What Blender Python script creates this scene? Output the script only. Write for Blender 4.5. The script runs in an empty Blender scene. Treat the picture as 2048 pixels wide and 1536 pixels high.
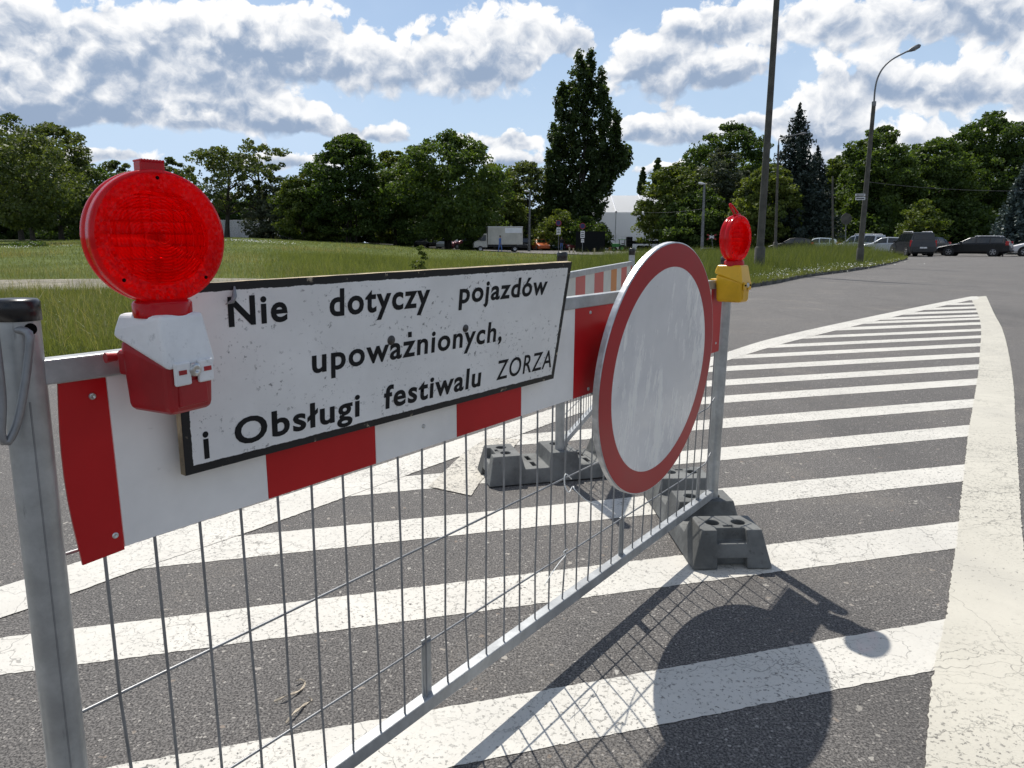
import bpy, bmesh, math, random
import numpy as np
from mathutils import Vector, Matrix

R = math.radians
random.seed(7)
scene = bpy.context.scene
COL = scene.collection

# ------------------------------------------------------------------ camera, sky, sun, exposure
CAM_H = 1.029
PITCH = R(11.19)
FPX = 1428.37            # focal length in pixels of the 2048 px wide photograph
cam_d = bpy.data.cameras.new('camera')
cam_d.sensor_width = 36.0
cam_d.lens = FPX / 2048 * 36.0
cam_d.clip_start = 0.02
cam_d.clip_end = 3000
cam = bpy.data.objects.new('camera', cam_d)
COL.objects.link(cam)
cam.location = (0, 0, CAM_H)
cam.rotation_euler = (math.pi / 2 - PITCH, 0, 0)
scene.camera = cam

SUN_DIR = Vector((-0.209, 0.598, 1.0)).normalized()
SUN_EL = math.asin(SUN_DIR.z)
SUN_AZ = math.atan2(SUN_DIR.x, SUN_DIR.y)      # clockwise from +Y
SKY_STRENGTH = 0.08
CLOUD_STRENGTH = 0.80
SUN_STRENGTH = 3.7

world = bpy.data.worlds.new('World')
scene.world = world
world.use_nodes = True


def pixdir(x, y):
    u = (x - 1024) / FPX
    v = -(y - 768) / FPX
    c, s = math.cos(PITCH), math.sin(PITCH)
    return Vector((u, c + v * s, -s + v * c))


class NT:
    """small helper to write node trees as expressions"""
    def __init__(self, tree):
        self.t = tree
        tree.nodes.clear()

    def n(self, kind, **kw):
        nd = self.t.nodes.new(kind)
        for k, v in kw.items():
            setattr(nd, k, v)
        return nd

    def put(self, sock, val):
        if isinstance(val, bpy.types.NodeSocket):
            self.t.links.new(val, sock)
        elif val is not None:
            sock.default_value = val

    def m(self, op, a, b=None, c=None, clamp=False):
        nd = self.n('ShaderNodeMath', operation=op, use_clamp=clamp)
        self.put(nd.inputs[0], a)
        if b is not None:
            self.put(nd.inputs[1], b)
        if c is not None:
            self.put(nd.inputs[2], c)
        return nd.outputs[0]

    def vm(self, op, a, b=None, out=0):
        nd = self.n('ShaderNodeVectorMath', operation=op)
        self.put(nd.inputs[0], a)
        if b is not None:
            if op == 'SCALE':
                self.put(nd.inputs['Scale'], b)
            else:
                self.put(nd.inputs[1], b)
        return nd.outputs[out]

    def noise(self, vec, scale, detail=4, rough=0.55, dist=0.0, out='Fac'):
        nd = self.n('ShaderNodeTexNoise')
        self.put(nd.inputs['Vector'], vec)
        self.put(nd.inputs['Scale'], scale)
        self.put(nd.inputs['Detail'], detail)
        self.put(nd.inputs['Roughness'], rough)
        self.put(nd.inputs['Distortion'], dist)
        return nd.outputs[out]

    def voro(self, vec, scale, feature='F1', out='Distance', rnd=1.0):
        nd = self.n('ShaderNodeTexVoronoi', feature=feature)
        self.put(nd.inputs['Vector'], vec)
        self.put(nd.inputs['Scale'], scale)
        self.put(nd.inputs['Randomness'], rnd)
        return nd.outputs[out]

    def ramp(self, fac, lo, hi, a=0.0, b=1.0):
        nd = self.n('ShaderNodeMapRange')
        nd.interpolation_type = 'SMOOTHSTEP'
        self.put(nd.inputs[0], fac)
        for i, v in enumerate((lo, hi, a, b)):
            nd.inputs[i + 1].default_value = v
        return nd.outputs[0]

    def mix(self, fac, a, b, mode='MIX'):
        nd = self.n('ShaderNodeMix', data_type='RGBA', blend_type=mode)
        self.put(nd.inputs[0], fac)
        for i, v in ((6, a), (7, b)):
            if isinstance(v, (tuple, list)) and len(v) == 3:
                v = (*v, 1)
            self.put(nd.inputs[i], v)
        return nd.outputs[2]


# ---- sky: clear Nishita sky with a layer of cumulus clouds computed from the view direction
def build_sky():
    T = NT(world.node_tree)
    out = T.n('ShaderNodeOutputWorld')
    sky = T.n('ShaderNodeTexSky', sky_type='NISHITA')
    sky.sun_disc = False
    sky.sun_elevation = SUN_EL
    sky.sun_rotation = SUN_AZ
    sky.air_density = 1.0
    sky.dust_density = 0.5
    sky.ozone_density = 2.5
    bg1 = T.n('ShaderNodeBackground')
    T.put(bg1.inputs[0], sky.outputs[0])
    bg1.inputs[1].default_value = SKY_STRENGTH
    tc = T.n('ShaderNodeTexCoord')
    d = tc.outputs['Generated']
    sep = T.n('ShaderNodeSeparateXYZ')
    T.put(sep.inputs[0], d)
    p = T.vm('MULTIPLY', d, (1.0, 1.0, 1.12))
    warp = T.vm('SCALE', T.vm('SUBTRACT', T.noise(p, 6.0, 3, .6, out='Color'), (.5, .5, .5)), .075)
    dw = T.vm('ADD', d, T.vm('MULTIPLY', warp, (.9, .9, .55)))
    # where the big clouds stand: (pixel x, y of the flat base middle, half width, height above the base, amount)
    blobs = [(650, 190, 200, 150, .95), (480, 110, 150, 110, .8), (300, 205, 170, 170, .75), (60, 130, 150, 140, .95), (130, 235, 210, 80, .8), (430, 268, 230, 70, .85), (600, 262, 70, 60, .7),
             (40, 250, 90, 50, .6), (950, 205, 140, 175, .9), (1060, 130, 90, 110, .6), (1340, 215, 150, 165, .98), (1170, 110, 55, 65, .65), (1420, 80, 120, 80, .75), (1460, 180, 70, 60, .6),
             (1700, 95, 180, 110, .85), (1960, 90, 150, 120, .8), (1740, 225, 130, 90, .8), (1900, 215, 90, 60, .75), (1480, 285, 190, 65, .85), (1290, 300, 100, 60, .8), (990, 310, 140, 65, .8), (1650, 300, 140, 60, .75), (1930, 295, 140, 55, .7), (740, 290, 80, 50, .8), (200, 330, 100, 40, .9), (560, 345, 110, 40, .95), (1010, 345, 100, 40, .95), (1310, 365, 110, 45, 1.0), (1680, 335, 110, 40, .95),
             (-250, 250, 260, 200, .9), (2400, 220, 300, 180, .9), (600, -150, 420, 170, .8), (1500, -170, 420, 160, .8)]
    tot = None
    sh = None
    for (x, y, hw, hh, amt) in blobs:
        c = pixdir(x, y - hh * .42).normalized()
        rt = Vector((c.y, -c.x, 0)).normalized()
        up = rt.cross(c).normalized()
        # one transform per cloud: local coordinates in units of its half size
        u = T.vm('DOT_PRODUCT', dw, tuple(rt * (FPX / hw * 1.04)), out=1)
        v = T.m('SUBTRACT', T.vm('DOT_PRODUCT', dw, tuple(up * (FPX / (hh * .62) * 1.0)), out=1), c.dot(up) * (FPX / (hh * .62) * 1.0))
        # flatter below than above
        v2 = T.m('MULTIPLY', v, T.m('ADD', 1.0, T.m('MULTIPLY', T.m('LESS_THAN', v, 0.0), .55)))
        r2 = T.m('ADD', T.m('MULTIPLY', u, u), T.m('MULTIPLY', v2, v2))
        g = T.m('MULTIPLY', T.m('POWER', 2.718, T.m('MULTIPLY', r2, -1.45)), amt)
        if tot is None:
            tot, sh = g, T.m('MULTIPLY', g, v)
        else:
            tot, sh = T.m('ADD', tot, g), T.m('ADD', sh, T.m('MULTIPLY', g, v))
    front = T.ramp(sep.outputs[1], 0.1, 0.35)
    tot = T.m('MULTIPLY', tot, front)
    hgt = T.m('DIVIDE', sh, T.m('ADD', tot, .06))          # -1 at the base of a cloud, +1 at its crown
    # unseen clouds outside the view, their cover raised to fill the shadows with light
    rest = T.m('MULTIPLY', T.ramp(T.noise(p, 2.0, 2, .5), .42, .58), T.m('SUBTRACT', 1.0, front))
    env = T.m('ADD', tot, T.m('MULTIPLY', rest, 1.1))

    def billow(vec):
        """rounded cauliflower lumps of two sizes plus fine fraying"""
        b1 = T.voro(vec, 21.0, 'F1')
        b2 = T.voro(vec, 50.0, 'F1')
        a = T.noise(vec, 15.0, 7, .62)
        x = T.m('ADD', T.m('MULTIPLY', T.m('MULTIPLY', b1, b1), -.30), T.m('MULTIPLY', T.m('MULTIPLY', b2, b2), -.20))
        return T.m('ADD', x, T.m('MULTIPLY', T.m('SUBTRACT', a, .33), 1.05))
    pw = T.vm('ADD', p, T.vm('ADD', T.vm('SCALE', warp, .5), T.vm('SCALE', T.vm('SUBTRACT', T.noise(p, 24.0, 3, .6, out='Color'), (.5, .5, .5)), .022)))
    n1 = billow(pw)
    n2 = billow(T.vm('ADD', pw, (-.004, 0.0, .017)))
    big = T.noise(p, 6.0, 2, .5)
    den = T.m('ADD', T.m('MULTIPLY', env, .74), T.m('MULTIPLY', T.m('ADD', n1, .12), .95))
    den = T.m('ADD', den, T.m('MULTIPLY', T.m('SUBTRACT', big, .5), .7))
    den = T.m('SUBTRACT', den, .44)
    soft = T.m('ADD', .07, T.m('MULTIPLY', T.m('MAXIMUM', T.m('MULTIPLY', hgt, -1.0), 0.0), .30))
    alpha = T.m('SMOOTH_MIN', T.m('DIVIDE', T.m('MAXIMUM', den, 0.0), soft), 1.0, .35, clamp=True)
    thick = T.ramp(den, .02, .45)
    relief = T.m('MULTIPLY', T.m('SUBTRACT', n1, n2), 2.2)
    l = T.m('ADD', T.m('SUBTRACT', .66, T.m('MULTIPLY', thick, .38)), relief)
    l = T.m('ADD', l, T.m('MULTIPLY', hgt, .80))
    l = T.ramp(l, .0, 1.05)
    ccol = T.mix(l, (0.31, 0.40, 0.55), (1.0, 1.0, 1.0))
    bg2 = T.n('ShaderNodeBackground')
    T.put(bg2.inputs[0], ccol)
    # cloud brightness kept even all round, so those behind the viewer fill the shade
    sd = T.vm('DOT_PRODUCT', d, tuple(SUN_DIR), out=1)
    T.put(bg2.inputs[1], T.m('MULTIPLY', T.ramp(sd, -.6, .6, 1.0, 1.0), CLOUD_STRENGTH))
    # thin cirrus veil, thicker toward the horizon as on a humid day
    veil = T.m('ADD', T.m('MULTIPLY', T.ramp(sep.outputs[2], 0.55, 0.0), 0.80), T.m('MULTIPLY', T.ramp(T.noise(pw, 3.0, 5, .6), .42, .75), .30), clamp=True)
    bg3 = T.n('ShaderNodeBackground')
    bg3.inputs[0].default_value = (0.56, 0.71, 0.91, 1)
    T.put(bg3.inputs[1], T.m('MULTIPLY', T.ramp(sd, -.6, .6, .85, 1.0), CLOUD_STRENGTH))
    mv = T.n('ShaderNodeMixShader')
    T.put(mv.inputs[0], veil)
    T.t.links.new(bg1.outputs[0], mv.inputs[1])
    T.t.links.new(bg3.outputs[0], mv.inputs[2])
    above = T.ramp(sep.outputs[2], -0.02, 0.02)
    a2 = T.m('MULTIPLY', alpha, above)
    mx = T.n('ShaderNodeMixShader')
    T.put(mx.inputs[0], a2)
    T.t.links.new(mv.outputs[0], mx.inputs[1])
    T.t.links.new(bg2.outputs[0], mx.inputs[2])
    T.t.links.new(mx.outputs[0], out.inputs[0])


build_sky()
world.cycles.sampling_method = 'MANUAL'
world.cycles.sample_map_resolution = 512

sun_d = bpy.data.lights.new('sun', 'SUN')
sun_d.energy = SUN_STRENGTH
sun_d.angle = R(0.5)
sun_d.color = (1.0, 0.955, 0.88)
sun = bpy.data.objects.new('sun', sun_d)
COL.objects.link(sun)
sun.rotation_euler = SUN_DIR.to_track_quat('Z', 'Y').to_euler()

vs = scene.view_settings
vs.view_transform = 'Standard'
vs.look = 'None'
vs.exposure = 0.38
vs.gamma = 1.0
vs.use_curve_mapping = False
scene.cycles.max_bounces = 7
scene.cycles.diffuse_bounces = 3
scene.cycles.glossy_bounces = 3
scene.cycles.transmission_bounces = 6
scene.cycles.transparent_max_bounces = 10

# ------------------------------------------------------------------ helpers

def gz(x, y):
    """height of the terrain: flat street, lawn rising gently to the left and back"""
    r = max(y, 0.001)
    t = x / max(y, 8.0)
    ts = [-2.0, -0.66, -0.38, -0.20, -0.10, 0.0, 2.0]
    zs = [1.4, 1.4, 1.75, 1.0, 0.3, 0.0, 0.0]
    z = np.interp(t, ts, zs)
    k = min(max((r - 9.0) / 85.0, 0.0), 1.0)
    return float(z * k)


def at(px, py, Y):
    """the point at distance Y (metres ahead) seen at a pixel of the photograph"""
    d = pixdir(px, py)
    t = Y / d.y
    return Vector((d.x * t, Y, CAM_H + d.z * t))


def onground(px, py, z=0.0):
    d = pixdir(px, py)
    t = (z - CAM_H) / d.z
    return Vector((d.x * t, d.y * t, z))


class MB:
    def __init__(self):
        self.v, self.f, self.mi, self.sm = [], [], [], []

    def add(self, verts, faces, mi=0, smooth=False):
        o = len(self.v)
        self.v += [tuple(v) for v in verts]
        for f in faces:
            self.f.append(tuple(i + o for i in f))
            self.mi.append(mi)
            self.sm.append(smooth)
        return self

    def box(self, c, size, M=None, mi=0, taper=1.0):
        x, y, z = size[0] / 2, size[1] / 2, size[2] / 2
        vs_ = []
        for sz in (-1, 1):
            k = taper if sz > 0 else 1.0
            for sx, sy in ((-1, -1), (1, -1), (1, 1), (-1, 1)):
                p = Vector((sx * x * k, sy * y * k, sz * z))
                if M is not None:
                    p = M @ p
                vs_.append(p + Vector(c))
        return self.add(vs_, [(3, 2, 1, 0), (4, 5, 6, 7), (0, 1, 5, 4), (1, 2, 6, 5), (2, 3, 7, 6), (3, 0, 4, 7)], mi)

    def hexa(self, bottom, top, mi=0):
        n = len(bottom)
        vs_ = list(bottom) + list(top)
        fs = [tuple(reversed(range(n))), tuple(range(n, 2 * n))]
        for i in range(n):
            j = (i + 1) % n
            fs.append((i, j, n + j, n + i))
        return self.add(vs_, fs, mi)

    def tube(self, pts, radii, n=8, mi=0, caps=True, smooth=True):
        pts = [Vector(p) for p in pts]
        if not isinstance(radii, (list, tuple)):
            radii = [radii] * len(pts)
        rings, up = [], None
        for i, p in enumerate(pts):
            a = pts[max(i - 1, 0)]
            b = pts[min(i + 1, len(pts) - 1)]
            d = (b - a).normalized()
            if up is None:
                up = d.orthogonal().normalized()
            else:
                up = (up - d * up.dot(d)).normalized()
            s = d.cross(up)
            rings.append([p + (up * math.cos(2 * math.pi * k / n) + s * math.sin(2 * math.pi * k / n)) * radii[i] for k in range(n)])
        vs_ = [q for r in rings for q in r]
        fs = []
        for i in range(len(pts) - 1):
            for k in range(n):
                k2 = (k + 1) % n
                fs.append((i * n + k, i * n + k2, (i + 1) * n + k2, (i + 1) * n + k))
        self.add(vs_, fs, mi, smooth)
        if caps:
            self.add(rings[0], [tuple(reversed(range(n)))], mi)
            self.add(rings[-1], [tuple(range(n))], mi)
        return self

    def lathe(self, prof, axis_o, ax, n=32, mi=0, smooth=True, closed_ends=True):
        """prof: list of (radius, distance along the axis)"""
        ax = Vector(ax).normalized()
        u = ax.orthogonal().normalized()
        w = ax.cross(u)
        o = Vector(axis_o)
        vs_, fs = [], []
        for (r, h) in prof:
            for k in range(n):
                a = 2 * math.pi * k / n
                vs_.append(o + ax * h + (u * math.cos(a) + w * math.sin(a)) * max(r, 1e-5))
        for i in range(len(prof) - 1):
            for k in range(n):
                k2 = (k + 1) % n
                fs.append((i * n + k, i * n + k2, (i + 1) * n + k2, (i + 1) * n + k))
        return self.add(vs_, fs, mi, smooth)

    def build(self, name, mats, parent=None, origin=None, bevel=0, segs=2):
        me = bpy.data.meshes.new(name)
        off = Vector(origin) if origin is not None else Vector((0, 0, 0))
        me.from_pydata([tuple(Vector(v) - off) for v in self.v], [], self.f)
        if not isinstance(mats, (list, tuple)):
            mats = [mats]
        for m_ in mats:
            me.materials.append(m_)
        me.polygons.foreach_set('material_index', self.mi)
        me.polygons.foreach_set('use_smooth', self.sm)
        me.update()
        o = bpy.data.objects.new(name, me)
        COL.objects.link(o)
        if parent is not None:
            o.parent = parent
        elif origin is not None:
            o.location = off
        if bevel:
            b = o.modifiers.new('bevel', 'BEVEL')
            b.width = bevel
            b.segments = segs
            b.limit_method = 'ANGLE'
            b.angle_limit = R(30)
        return o


def tag(o, label=None, cat=None, group=None, kind=None):
    if label:
        o['label'] = label
    if cat:
        o['category'] = cat
    if group:
        o['group'] = group
    if kind:
        o['kind'] = kind
    return o


def thing(name, label, cat, loc=(0, 0, 0), rz=0.0, group=None):
    o = bpy.data.objects.new(name, None)
    COL.objects.link(o)
    o.empty_display_size = 0.1
    o.location = loc
    o.rotation_euler = (0, 0, rz)
    return tag(o, label, cat, group)


def copy_tree(o, parent=None):
    c = o.copy()
    COL.objects.link(c)
    if parent is not None:
        c.parent = parent
    for ch in list(o.children):
        copy_tree(ch, c)
    return c


def np_mesh(name, V, F, mat, attr=None, smooth=False):
    """mesh from numpy arrays; F is (n,3) or (n,4)"""
    me = bpy.data.meshes.new(name)
    nv, nf, k = len(V), len(F), F.shape[1]
    me.vertices.add(nv)
    me.vertices.foreach_set('co', np.asarray(V, np.float32).ravel())
    me.loops.add(nf * k)
    me.loops.foreach_set('vertex_index', np.asarray(F, np.int32).ravel())
    me.polygons.add(nf)
    me.polygons.foreach_set('loop_start', np.arange(0, nf * k, k, dtype=np.int32))
    me.polygons.foreach_set('use_smooth', np.full(nf, smooth))
    if attr is not None:
        a = me.attributes.new('tone', 'FLOAT', 'FACE')
        a.data.foreach_set('value', np.asarray(attr, np.float32))
    me.update(calc_edges=True)
    me.validate()
    me.materials.append(mat)
    return me

# ------------------------------------------------------------------ materials

def newmat(name):
    m_ = bpy.data.materials.new(name)
    m_.use_nodes = True
    T = NT(m_.node_tree)
    out = T.n('ShaderNodeOutputMaterial')
    b = T.n('ShaderNodeBsdfPrincipled')
    T.t.links.new(b.outputs[0], out.inputs[0])
    return m_, T, b, out


def bump(T, b, h, strength=0.3, dist=0.01):
    bp = T.n('ShaderNodeBump')
    bp.inputs['Strength'].default_value = strength
    bp.inputs['Distance'].default_value = dist
    T.put(bp.inputs['Height'], h)
    T.t.links.new(bp.outputs[0], b.inputs['Normal'])


def obco(T):
    return T.n('ShaderNodeTexCoord').outputs['Object']


def simple(name, col, rough=0.5, metal=0.0, var=0.15, scale=8.0, col2=None, bumps=0.0, dirt=0.0, spec=None, coat=0.0):
    m_, T, b, _ = newmat(name)
    co = obco(T)
    n = T.noise(co, scale, 6, 0.6)
    c2 = col2 or tuple(max(c * (1 - var * 1.6), 0) for c in col)
    c1 = tuple(c * (1 + var) for c in col)
    c = T.mix(T.ramp(n, 0.35, 0.65), c2, c1)
    if dirt:
        g = T.noise(co, scale * 5.3, 7, 0.7)
        c = T.mix(T.m('MULTIPLY', T.ramp(g, 0.56, 0.72), dirt), c, (0.05, 0.045, 0.04))
    T.put(b.inputs['Base Color'], c)
    T.put(b.inputs['Roughness'], T.m('ADD', T.m('MULTIPLY', n, 0.25), rough - 0.12, clamp=True))
    b.inputs['Metallic'].default_value = metal
    if spec is not None:
        b.inputs['Specular IOR Level'].default_value = spec
    if coat:
        b.inputs['Coat Weight'].default_value = coat
    if bumps:
        bump(T, b, T.noise(co, scale * 9, 5, 0.6), bumps, 0.004)
    return m_


def asphalt_color(T, co):
    """bitumen with exposed aggregate, returns colour socket and height socket"""
    big = T.noise(co, 0.35, 6, 0.6)
    mid = T.noise(co, 2.3, 5, 0.65)
    base = T.mix(T.ramp(T.m('ADD', T.m('MULTIPLY', big, 0.6), T.m('MULTIPLY', mid, 0.4)), 0.32, 0.68), (0.168, 0.157, 0.145), (0.228, 0.214, 0.198))
    gr = T.noise(co, 190, 3, 0.7)
    base = T.mix(T.ramp(gr, 0.36, 0.64), (0.030, 0.027, 0.026), base)
    v = T.n('ShaderNodeTexVoronoi', feature='F1')
    T.put(v.inputs['Vector'], T.vm('ADD', co, T.vm('SCALE', T.noise(co, 90, 1, out='Color'), 0.012)))
    v.inputs['Scale'].default_value = 115
    sepc = T.n('ShaderNodeSeparateColor')
    T.put(sepc.inputs[0], v.outputs['Color'])
    pick = T.m('GREATER_THAN', sepc.outputs[0], 0.74)
    inside = T.ramp(v.outputs['Distance'], 0.46, 0.30)
    stone = T.m('MULTIPLY', pick, inside)
    scol = T.mix(T.m('POWER', sepc.outputs[1], 2.0), (0.19, 0.175, 0.16), (0.38, 0.355, 0.32))
    dark = T.m('MULTIPLY', T.m('LESS_THAN', sepc.outputs[0], 0.30), inside)
    v2 = T.n('ShaderNodeTexVoronoi', feature='F1')
    T.put(v2.inputs['Vector'], T.vm('ADD', co, T.vm('SCALE', T.noise(co, 45, 1, out='Color'), 0.03)))
    v2.inputs['Scale'].default_value = 44
    s2 = T.n('ShaderNodeSeparateColor')
    T.put(s2.inputs[0], v2.outputs['Color'])
    stone2 = T.m('MULTIPLY', T.m('GREATER_THAN', s2.outputs[0], 0.955), T.ramp(v2.outputs['Distance'], 0.36, 0.27))
    c = T.mix(T.m('MULTIPLY', dark, .42), base, (0.030, 0.028, 0.027))
    c = T.mix(stone, c, scol)
    c = T.mix(stone2, c, T.mix(s2.outputs[1], (0.20, 0.155, 0.12), (0.40, 0.38, 0.34)))
    # fine tar-dark pits
    track = T.noise(T.vm('MULTIPLY', T.vm('ADD', co, T.vm('SCALE', T.noise(co, .3, 2, out='Color'), .8)), (1.5, .16, 1)), .9, 4, .6)
    c = T.mix(T.m('MULTIPLY', T.ramp(track, .52, .68), .30), c, (0.055, 0.052, 0.050))
    spot = T.ramp(T.noise(co, 1.6, 5, .55), .66, .74)
    c = T.mix(T.m('MULTIPLY', spot, .35), c, (0.040, 0.037, 0.035))
    pit = T.ramp(T.noise(co, 110, 3, 0.7), 0.57, 0.68)
    c = T.mix(T.m('MULTIPLY', pit, 0.62), c, (0.024, 0.022, 0.022))
    # pale sand and dust caught along the island
    sand = T.m('MULTIPLY', T.ramp(T.noise(co, 1.1, 4, 0.7), 0.50, 0.70), T.ramp(T.noise(co, 120, 2, 0.6), 0.45, 0.62))
    c = T.mix(T.m('MULTIPLY', sand, 0.55), c, (0.29, 0.255, 0.21))
    h = T.m('ADD', T.m('ADD', gr, T.m('MULTIPLY', stone, 0.6)), T.m('MULTIPLY', pit, -0.8))
    return c, h


def mk_asphalt():
    m_, T, b, _ = newmat('asphalt')
    co = obco(T)
    c, h = asphalt_color(T, co)
    T.put(b.inputs['Base Color'], c)
    b.inputs['Roughness'].default_value = 0.82
    bump(T, b, h, 0.55, 0.006)
    return m_


def mk_paint(name, tint, hole_lo=0.605, crack_scale=9.0, crack_w=0.012, stretch=(1, 1, 1), crackle=1.0):
    m_, T, b, _ = newmat(name)
    co = obco(T)
    ac, ah = asphalt_color(T, co)
    n = T.noise(co, 3.0, 6, 0.65)
    dirt = T.noise(co, 26, 5, 0.7)
    c = T.mix(T.ramp(n, 0.35, 0.7), tuple(x * 0.90 for x in tint), tint)
    c = T.mix(T.m('MULTIPLY', T.ramp(dirt, 0.50, 0.75), 0.35), c, (0.52, 0.49, 0.42))
    st = T.n('ShaderNodeVectorMath', operation='MULTIPLY')
    T.put(st.inputs[0], co)
    st.inputs[1].default_value = stretch
    wco = T.vm('ADD', st.outputs[0], T.vm('SCALE', T.noise(co, 7, 5, 0.6, out='Color'), 0.16))
    cr = T.voro(wco, crack_scale, 'DISTANCE_TO_EDGE')
    crm = T.m('MULTIPLY', T.ramp(cr, crack_w, crack_w * 0.35), T.ramp(T.noise(co, 1.7, 3), 0.40, 0.60))
    cr2 = T.voro(T.vm('ADD', co, T.vm('SCALE', T.noise(co, 4, 4, out='Color'), 0.3)), 2.3, 'DISTANCE_TO_EDGE')
    crm = T.m('MAXIMUM', T.m('MULTIPLY', crm, crackle), T.m('MULTIPLY', T.ramp(cr2, 0.0035, 0.0012), .8))
    hole = T.m('MULTIPLY', T.ramp(T.noise(co, 70, 5, 0.75), hole_lo, hole_lo + 0.05),
               T.ramp(T.noise(co, 2.1, 4, 0.6), 0.36, 0.60))
    hole = T.m('MAXIMUM', hole, T.ramp(T.noise(co, 24, 6, 0.72), 0.69, 0.73))
    pits = T.m('MULTIPLY', T.ramp(T.noise(co, 85, 3, 0.68), .57, .65), T.ramp(T.noise(co, 0.8, 3, .6), .33, .60))
    hole = T.m('MAXIMUM', hole, T.m('MULTIPLY', pits, .85))
    c = T.mix(T.m('MULTIPLY', T.ramp(T.noise(T.vm('MULTIPLY', co, (1.2, .5, 1)), 1.3, 4, .6), .52, .72), .30), c, (0.40, 0.38, 0.34))
    c = T.mix(T.m('MULTIPLY', crm, 0.62), c, (0.10, 0.095, 0.085))
    c = T.mix(hole, c, ac)
    T.put(b.inputs['Base Color'], c)
    b.inputs['Roughness'].default_value = 0.65
    b.inputs['Specular IOR Level'].default_value = 0.35
    h = T.m('SUBTRACT', T.m('MULTIPLY', T.noise(co, 150, 4, 0.7), 0.6), T.m('ADD', hole, T.m('MULTIPLY', crm, 0.7)))
    bump(T, b, h, 0.5, 0.004)
    return m_


def mk_leaf(name, dark, light, trans=0.35):
    m_, T, b, out = newmat(name)
    at_ = T.n('ShaderNodeAttribute', attribute_name='tone')
    oi = T.n('ShaderNodeObjectInfo')
    co = obco(T)
    f = T.m('ADD', T.m('MULTIPLY', at_.outputs['Fac'], 0.65), T.m('MULTIPLY', T.noise(co, 0.5, 3), 0.5))
    f = T.m('ADD', f, T.m('MULTIPLY', T.m('SUBTRACT', oi.outputs['Random'], 0.5), 0.25))
    c = T.mix(T.ramp(f, 0.2, 0.95), dark, light)
    T.put(b.inputs['Base Color'], c)
    b.inputs['Roughness'].default_value = 0.55
    b.inputs['Specular IOR Level'].default_value = 0.3
    tr = T.n('ShaderNodeBsdfTranslucent')
    T.put(tr.inputs[0], T.mix(1.0, c, (1.5, 1.45, 0.55), 'MULTIPLY'))
    mx = T.n('ShaderNodeMixShader')
    mx.inputs[0].default_value = trans
    T.t.links.new(b.outputs[0], mx.inputs[1])
    T.t.links.new(tr.outputs[0], mx.inputs[2])
    T.t.links.new(mx.outputs[0], out.inputs[0])
    return m_


def mk_galv(name, col=(0.42, 0.43, 0.425), metal=0.55, rough=0.42):
    m_, T, b, _ = newmat(name)
    co = obco(T)
    sp = T.noise(co, 55, 2, .5)
    n = T.noise(co, 14, 6, 0.7)
    c = T.mix(T.ramp(n, 0.3, 0.7), tuple(x * 0.78 for x in col), tuple(x * 1.12 for x in col))
    c = T.mix(T.m('MULTIPLY', T.ramp(sp, .35, .65), .22), c, tuple(x * .7 for x in col))
    scr = T.noise(T.vm('MULTIPLY', co, (40, 40, 6)), 1.5, 6, 0.75)
    c = T.mix(T.m('MULTIPLY', T.ramp(scr, 0.60, 0.72), 0.55), c, (0.11, 0.11, 0.105))
    T.put(b.inputs['Base Color'], c)
    b.inputs['Metallic'].default_value = metal
    T.put(b.inputs['Roughness'], T.m('ADD', T.m('MULTIPLY', n, 0.3), rough - 0.15))
    bump(T, b, T.noise(co, 60, 5, 0.6), 0.12, 0.002)
    return m_


def mk_sheet(name, col, rough=0.3, dirt=0.5, dirtcol=(0.10, 0.095, 0.09)):
    """retroreflective sheeting with scuffs"""
    m_, T, b, _ = newmat(name)
    co = obco(T)
    n = T.noise(co, 5, 5, 0.6)
    c = T.mix(T.ramp(n, 0.3, 0.7), tuple(x * 0.9 for x in col), tuple(min(x * 1.06, 0.95) for x in col))
    sp = T.m('MULTIPLY', T.ramp(T.noise(co, 75, 5, 0.7), 0.63, 0.70), T.ramp(T.noise(co, 9, 3), 0.48, 0.66))
    scr = T.ramp(T.noise(T.vm('MULTIPLY', co, (9, 9, 60)), 2.0, 5, 0.8), 0.66, 0.72)
    c = T.mix(T.m('MULTIPLY', sp, dirt), c, dirtcol)
    c = T.mix(T.m('MULTIPLY', scr, dirt * 0.35), c, tuple(x * 0.5 for x in col))
    T.put(b.inputs['Base Color'], c)
    T.put(b.inputs['Roughness'], T.m('ADD', rough - 0.08, T.m('MULTIPLY', n, 0.2)))
    b.inputs['Coat Weight'].default_value = 0.08
    b.inputs['Coat Roughness'].default_value = 0.15
    b.inputs['Specular IOR Level'].default_value = 0.3
    return m_


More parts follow.
